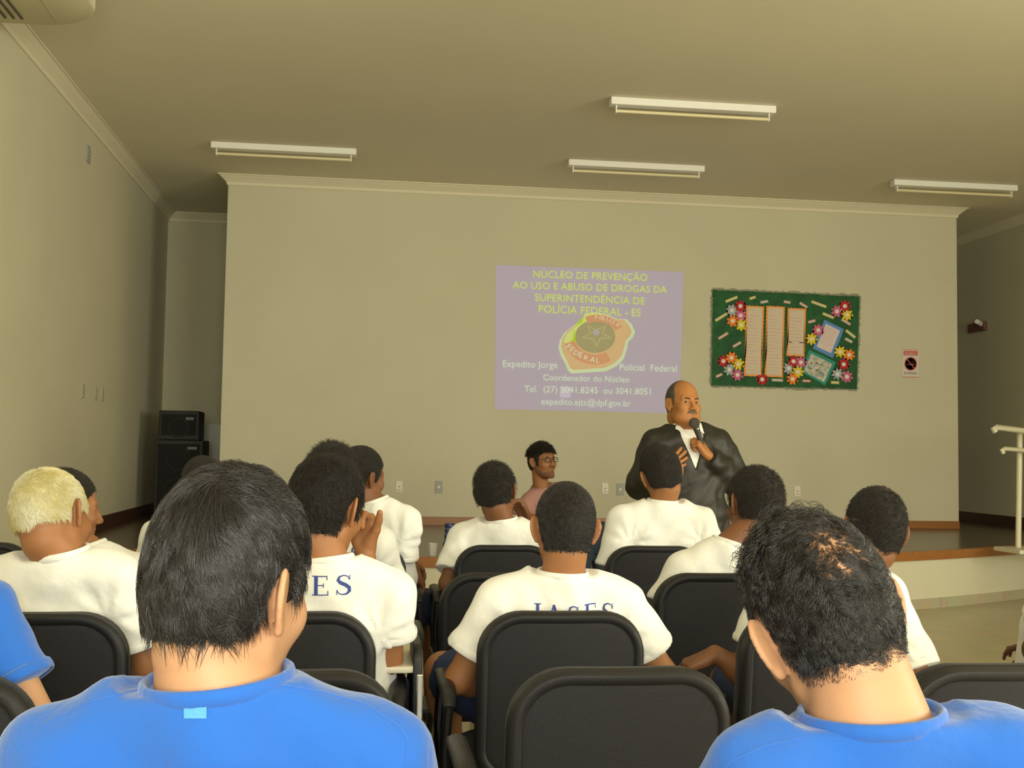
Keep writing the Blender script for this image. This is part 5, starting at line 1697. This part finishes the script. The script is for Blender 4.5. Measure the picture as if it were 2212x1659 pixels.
# ---- H, behind G
pH = person('person in white t-shirt directly beyond the one touching their cheek',
    N=P(712, 1140, 3.84), H=P(717, 1042, 3.92), head=(8, 4, 0), s=1.06, torso_yaw=2, skin_m=SK_MID, sh=0.16, word=dict(text='IASES', at=P(712, 1196, 3.84), w=0.21, h=0.055),
    hair=crop_hair(t=0.008, n=4000, L=0.012, lift=0.008), seed=23)
# ---- I, profile with hands
pI = person('person in white t-shirt in profile, front row left of aisle, hands hanging over armrest',
    N=P(797, 1092, 4.93), H=P(779, 1031, 4.98), head=(52, 6, 4), s=1.07, torso_yaw=22, skin_m=SK_BROWN, sh=0.155, drop=0.075, hs=0.005, face=True,
    R=dict(E=P(863, 1232, 4.98), W=P(893, 1228, 5.12), d=(0.35, 0.15, -1.0), n=(-0.6, -0.6, -0.1), curls=[(10, 15, 10), (5, 10, 10), (15, 20, 15), (25, 30, 20)], hs=0.0045, spread=0.25, sleeve=0.72),
    L=dict(E=P(800, 1230, 5.2), W=P(872, 1206, 5.22), d=(0.55, 0.1, -0.5), n=(0, -0.6, -0.8), hs=0.0045),
    hair=crop_hair(t=0.006, n=3500, L=0.009), seed=29)
# ---- J, front row, hand at chin
pJ = person('person in white t-shirt in front row, hand at chin, before the one with glasses',
    N=P(1082, 1132, 4.93), H=P(1071, 1064, 4.99), head=(24, 6, -8), s=1.06, torso_yaw=10, skin_m=SK_BROWN, sh=0.175, drop=0.08, hs=0.0045,
    L=dict(E=P(966, 1262, 4.95), W=P(1010, 1290, 5.15), sleeve=0.72), R=dict(E=P(1160, 1200, 5.15), W=P(1143, 1128, 5.2), d=(-0.5, 0.1, 0.85), n=(-0.6, -0.5, -0.4), curls=[(30, 50, 30), (40, 60, 30), (50, 60, 40), (60, 60, 40)], hs=0.0045),
    hair=crop_hair(t=0.008, n=4000, L=0.010, lift=0.007), seed=31)
# ---- L, front row in front of the speaker
pL = person('person in white t-shirt in front row right before the standing speaker, head tilted',
    N=P(1437, 1092, 4.93), H=P(1428, 1024, 4.99), head=(-4, 6, -14), s=1.08, torso_yaw=0, skin_m=SK_MID, sh=0.182, drop=0.08, bw=1.12, hs=0.0045, stick=0.7,
    L=dict(E=P(1318, 1250, 4.98), W=P(1380, 1280, 5.2), sleeve=0.8), R=dict(E=P(1552, 1250, 4.98), W=P(1480, 1280, 5.2), sleeve=0.8),
    hair=crop_hair(t=0.006, n=4000, L=0.009), seed=37, slw=1.1)
# ---- M, row two at right
pM = person('person in white t-shirt right of the standing speaker, just beyond the near curly head',
    N=P(1590, 1186, 3.84), H=P(1630, 1092, 3.92), head=(-10, 8, 6), s=1.08, torso_yaw=-4, skin_m=SK_BROWN, sh=0.168, drop=0.085, hs=0.0045, stick=0.7,
    L=dict(E=P(1428, 1335, 3.9), W=P(1500, 1370, 4.1), sleeve=0.72), hair=crop_hair(t=0.009, n=4000, L=0.011, lift=0.006), seed=41)
# ---- N, row three, mostly behind B
pN = person('person in white t-shirt with round cropped head beyond the near curly head',
    N=P(1812, 1236, 3.02), H=P(1888, 1148, 3.12), head=(8, 6, 8), s=1.02, torso_yaw=-3, skin_m=SK_BROWN, sh=0.170, drop=0.08, hs=0.0042, ss=0.009,
    L=dict(E=P(1618, 1462, 3.08), W=P(1545, 1412, 3.12), d=(-0.75, 0.2, -0.35), n=(0.2, 0.1, -1.0), curls=[(25, 50, 20), (45, 40, 20), (50, 45, 20), (55, 50, 20)], hs=0.0036, sleeve=0.62),
    R=dict(E=P(1985, 1470, 3.0), W=P(1900, 1500, 3.2), sleeve=0.88),
    hair=crop_hair(t=0.0035, n=8000, L=0.006, lift=0.004), seed=43, slw=1.0)
# ---- Z, right edge
pZ = person('person cut off by the right picture edge, only a dark elbow in view',
    N=P(2385, 1240, 2.98), H=P(2385, 1130, 3.04), head=(0, 5, 0), skin_m=SK_DARK, knees=[P(2330, 1560, 3.4), P(2470, 1560, 3.4)], L=dict(S=P(2295, 1290, 3.0), E=P(2240, 1405, 3.0), W=P(2350, 1470, 3.12), sleeve=0.5), hair=crop_hair(n=1200), seed=47)

# ---- T, man with glasses seated on the stage edge
TY = 8.36
pT = person('person with glasses and stubble in mauve shirt sitting on the stage edge',
    N=P(1160, 1056, TY+0.05), H=P(1171, 998, TY-0.02), head=(149, -6, 2), s=1.10, torso_yaw=150, pelvis=P(1190, 1172, TY+0.10)*np.array((1, 1, 0))+np.array((0, 0, HS+0.13)), skin_m=SK_MID, shirt=M_PINK,
    sh=0.165, drop=0.08, hs=0.0044, face=True, collar=True, lower=M_JEANS,
    R=dict(E=P(1118, 1140, TY-0.1), W=P(1150, 1118, TY-0.28), d=(0.6, -0.5, 0.3), n=(0, 0, -1), hs=0.006, sleeve=0.7),
    L=dict(E=P(1235, 1130, TY), W=P(1270, 1150, TY-0.2)),
    knees=[P(1300, 1150, TY-0.36), P(1262, 1165, TY-0.42)], ankles=[P(1296, 1278, TY-0.46), P(1255, 1290, TY-0.50)],
    hair=dict(m=M_HSHORT, t=0.008, line=dict(nape=-0.05, temple=-0.03, front=0.060), noise=0.0015, thick=lambda X, Y, Z: 0.010*np.clip((Z-0.05)/0.06, 0, 1)+0*X+0*Y,
              strands=[dict(m=M_HBLACK2, n=3000, length=0.016, rad=0.0007, steps=3, lift=0.010, base_off=0.012, clump=0.4, grav=0.1, hl=lambda x, y, z: z-0.05)]), seed=53)
eyes(pT, gaze=(0.25, 0.15))
def head_shell(pr, off, region, m, name, st=0.003, noise=0.0):
    xs = np.arange(-0.09, 0.0901, st); ys = np.arange(-0.03, 0.13, st); zs = np.arange(-0.13, 0.04, st)
    X, Y, Z = xs[:, None, None], ys[None, :, None], zs[None, None, :]
    f = Field((xs, ys, zs))
    d = head_sdf(X, Y, Z)-off
    f.F[:] = np.maximum(d, -region(X, Y+0*X+0*Z, Z+0*X+0*Y))
    V, Q = nets(f.F, *f.ax)
    link(name, np_mesh(name, (V*pr['s']*pr['sv'])@pr['HR'].T+pr['H']-pr['base'], Q), m, pr['body'])
head_shell(pT, 0.0010, lambda X, Y, Z: np.minimum(np.interp(Y, [-0.1, 0.0, 0.03, 0.06, 0.10], [-0.03, -0.02, -0.045, -0.070, -0.072])-Z, Y-0.005)*0.6+0*X, mat('beard_stubble', (0.19, 0.085, 0.042), 0.8, bump=0.4, bscale=900), 'beard')
head_shell(pT, 0.0012, lambda X, Y, Z: np.minimum(np.minimum(Z+0.052, -0.036-Z), np.minimum(0.028-np.abs(X), Y-0.06)), MATS['beard_stubble'], 'moustache')
gl = MB()
HLt = pT['HL']; bt_ = pT['base']
for s in (-1, 1):
    c = (s*0.033, 0.104, 0.006)
    gl.tube([HLt((c[0]+0.026*math.cos(t)*(1 if abs(math.cos(t)) > 0.3 else 1), c[1]-0.007*abs(math.cos(t))*(1 if s*math.cos(t) > 0 else -0.3), c[2]+0.0155*math.sin(t)))-bt_ for t in np.linspace(0, 2*math.pi, 24, endpoint=False)], 0.0027, 6, closed=True)
    gl.tube([HLt((s*0.058, 0.098, 0.010))-bt_, HLt((s*0.076, 0.080, 0.012))-bt_, HLt((s*0.080, 0.012, 0.010))-bt_], 0.0019, 6)
gl.tube([HLt((-0.008, 0.106, 0.008))-bt_, HLt((0, 0.109, 0.011))-bt_, HLt((0.008, 0.106, 0.008))-bt_], 0.0018, 6)
gl.build('glasses', mat('dark_glasses_frame', (0.02, 0.012, 0.015), 0.6), pT['body'], smooth=True)
# lanyard
tt_ = pT['T']
MB().tube([tt_(x, y, z)-bt_ for x, y, z in ((-0.062, 0.0, 0.012), (-0.06, 0.07, -0.01), (-0.045, 0.125, -0.06), (-0.02, 0.15, -0.16), (0.0, 0.158, -0.28))], 0.004, 6).build('lanyard', M_HOLE, pT['body'], smooth=True)

# ---- S, standing speaker
SYY = 6.30
def S_hl(x, y, z):
    # thin cropped hair around the sides and back, bald front and top
    return np.minimum(default_hairline(x, y, z, nape=-0.045, temple=-0.012), 0.034-y-0.45*np.maximum(z-0.05, 0)-0.5*np.maximum(z-0.105, 0))
mic_head = P(1500, 914, SYY-0.20); mic_tail = P(1514, 953, SYY-0.17)
hw = P(1530, 985, SYY-0.165)
pS = person('standing person in black jacket with grey moustache, speaking into a microphone',
    N=P(1476, 926, SYY+0.05), H=P(1475, 874, SYY-0.01), head=(166, -2, -1), s=1.12, torso_yaw=182, pelvis=P(1492, 1165, SYY-0.03), skin_m=skin('ruddy', (0.40, 0.165, 0.052)), shirt=M_JACKET, jacket=True,
    bw=1.30, sh=0.182, drop=0.095, hs=0.0040, ss=0.0075, face=True, heavy=1.0, legs='stand', lower=M_BLKTROU, neck_r=0.066, slw=1.10, thick=1.1, wr=0.0045, stick=0.4,
    R=dict(E=P(1384, 1050, SYY+0.0), W=P(1432, 1018, SYY-0.235), d=(0.80, -0.05, 0.55), n=(0.1, 1.0, 0.0), curls=[(10, 20, 10), (12, 20, 10), (15, 22, 12), (20, 25, 15)], hs=0.0042, spread=0.3, size=1.1),
    L=dict(E=P(1598, 1052, SYY-0.02), W=hw, d=nrm(P(1508, 952, SYY-0.17)-hw), n=(-0.75, 0.5, -0.15), curls=[(55, 75, 40), (60, 78, 40), (65, 80, 40), (70, 80, 40)], thumb=(0.75, 0.35, 0.55), hs=0.0040, size=1.12),
    hair=dict(m=M_HGREY, t=0.0022, line_fn=S_hl, noise=0.0006, st=0.0036, strands=[dict(m=M_HBLACK2, n=1800, length=0.006, rad=0.0004, steps=3, lift=0.002, base_off=0.0015, clump=0.2)]), seed=59)
eyes(pS, gaze=(0.2, 0.05))
HLs, bs_ = pS['HL'], pS['base']
MB().tube([HLs(p)-bs_ for p in ((-0.030, 0.088, -0.052), (-0.018, 0.101, -0.046), (0, 0.106, -0.043), (0.018, 0.101, -0.046), (0.030, 0.088, -0.052))], [0.002, 0.0065, 0.0070, 0.0065, 0.002], 10).build('moustache', mat('grey_moustache', (0.20, 0.175, 0.13), 0.8, bump=1.0, bscale=500), pS['body'], smooth=True)
# open white collar wings over the jacket
Ts = pS['T']
for s in (-1, 1):
    bm = bmesh.new()
    pts = [Ts(s*0.060, -0.015, 0.040), Ts(s*0.066, 0.045, 0.032), Ts(s*0.040, 0.098, -0.012), Ts(s*0.092, 0.105, -0.052), Ts(s*0.112, 0.055, -0.010), Ts(s*0.092, -0.010, 0.010)]
    a = [bm.verts.new(Vector(p-bs_)) for p in pts]; b = [bm.verts.new(Vector(p-bs_)+Vector((0, -0.004, 0.004))) for p in pts]
    bm.faces.new(a); bm.faces.new(b[::-1])
    for i in range(6): bm.faces.new((a[i], b[i], b[(i+1) % 6], a[(i+1) % 6]))
    bmesh.ops.triangulate(bm, faces=bm.faces[:]); bmesh.ops.recalc_face_normals(bm, faces=bm.faces[:])
    me = bpy.data.meshes.new('collar_wing'); bm.to_mesh(me); bm.free()
    link('collar_wing', me, M_SHIRT2, pS['body'])
# microphone (held, its own thing)
mic = empty('microphone', tuple(mic_tail)); tag(mic, 'dark handheld microphone with grey mesh head at the mouth of the standing speaker', 'microphone')
ax_m = nrm(mic_head-mic_tail); Lm = np.linalg.norm(mic_head-mic_tail)
MB().tube([Vector(-ax_m*0.09), Vector(-ax_m*0.085), Vector(ax_m*0.02), Vector(ax_m*(Lm-0.025))], [0.010, 0.0125, 0.015, 0.019], 16).build('handle', mat('dark_mic_body', (0.05, 0.045, 0.04), 0.35), mic, smooth=True)
MB().tube([Vector(ax_m*(Lm-0.035)), Vector(ax_m*(Lm-0.028))], [0.0205, 0.0205], 16).build('band', M_CHROME, mic, smooth=True)
bm = bmesh.new(); bmesh.ops.create_uvsphere(bm, u_segments=20, v_segments=14, radius=0.031)
for v in bm.verts: v.co += Vector(ax_m*Lm)
me = bpy.data.meshes.new('mesh_head'); bm.to_mesh(me); bm.free()
link('mesh_head', me, mat('grey_mic_mesh', (0.16, 0.15, 0.13), 0.5, metal=0.6, bump=1.0, bscale=900), mic, smooth=True)

# ------------------------------------------------------------------ finish
bpy.context.view_layer.update()
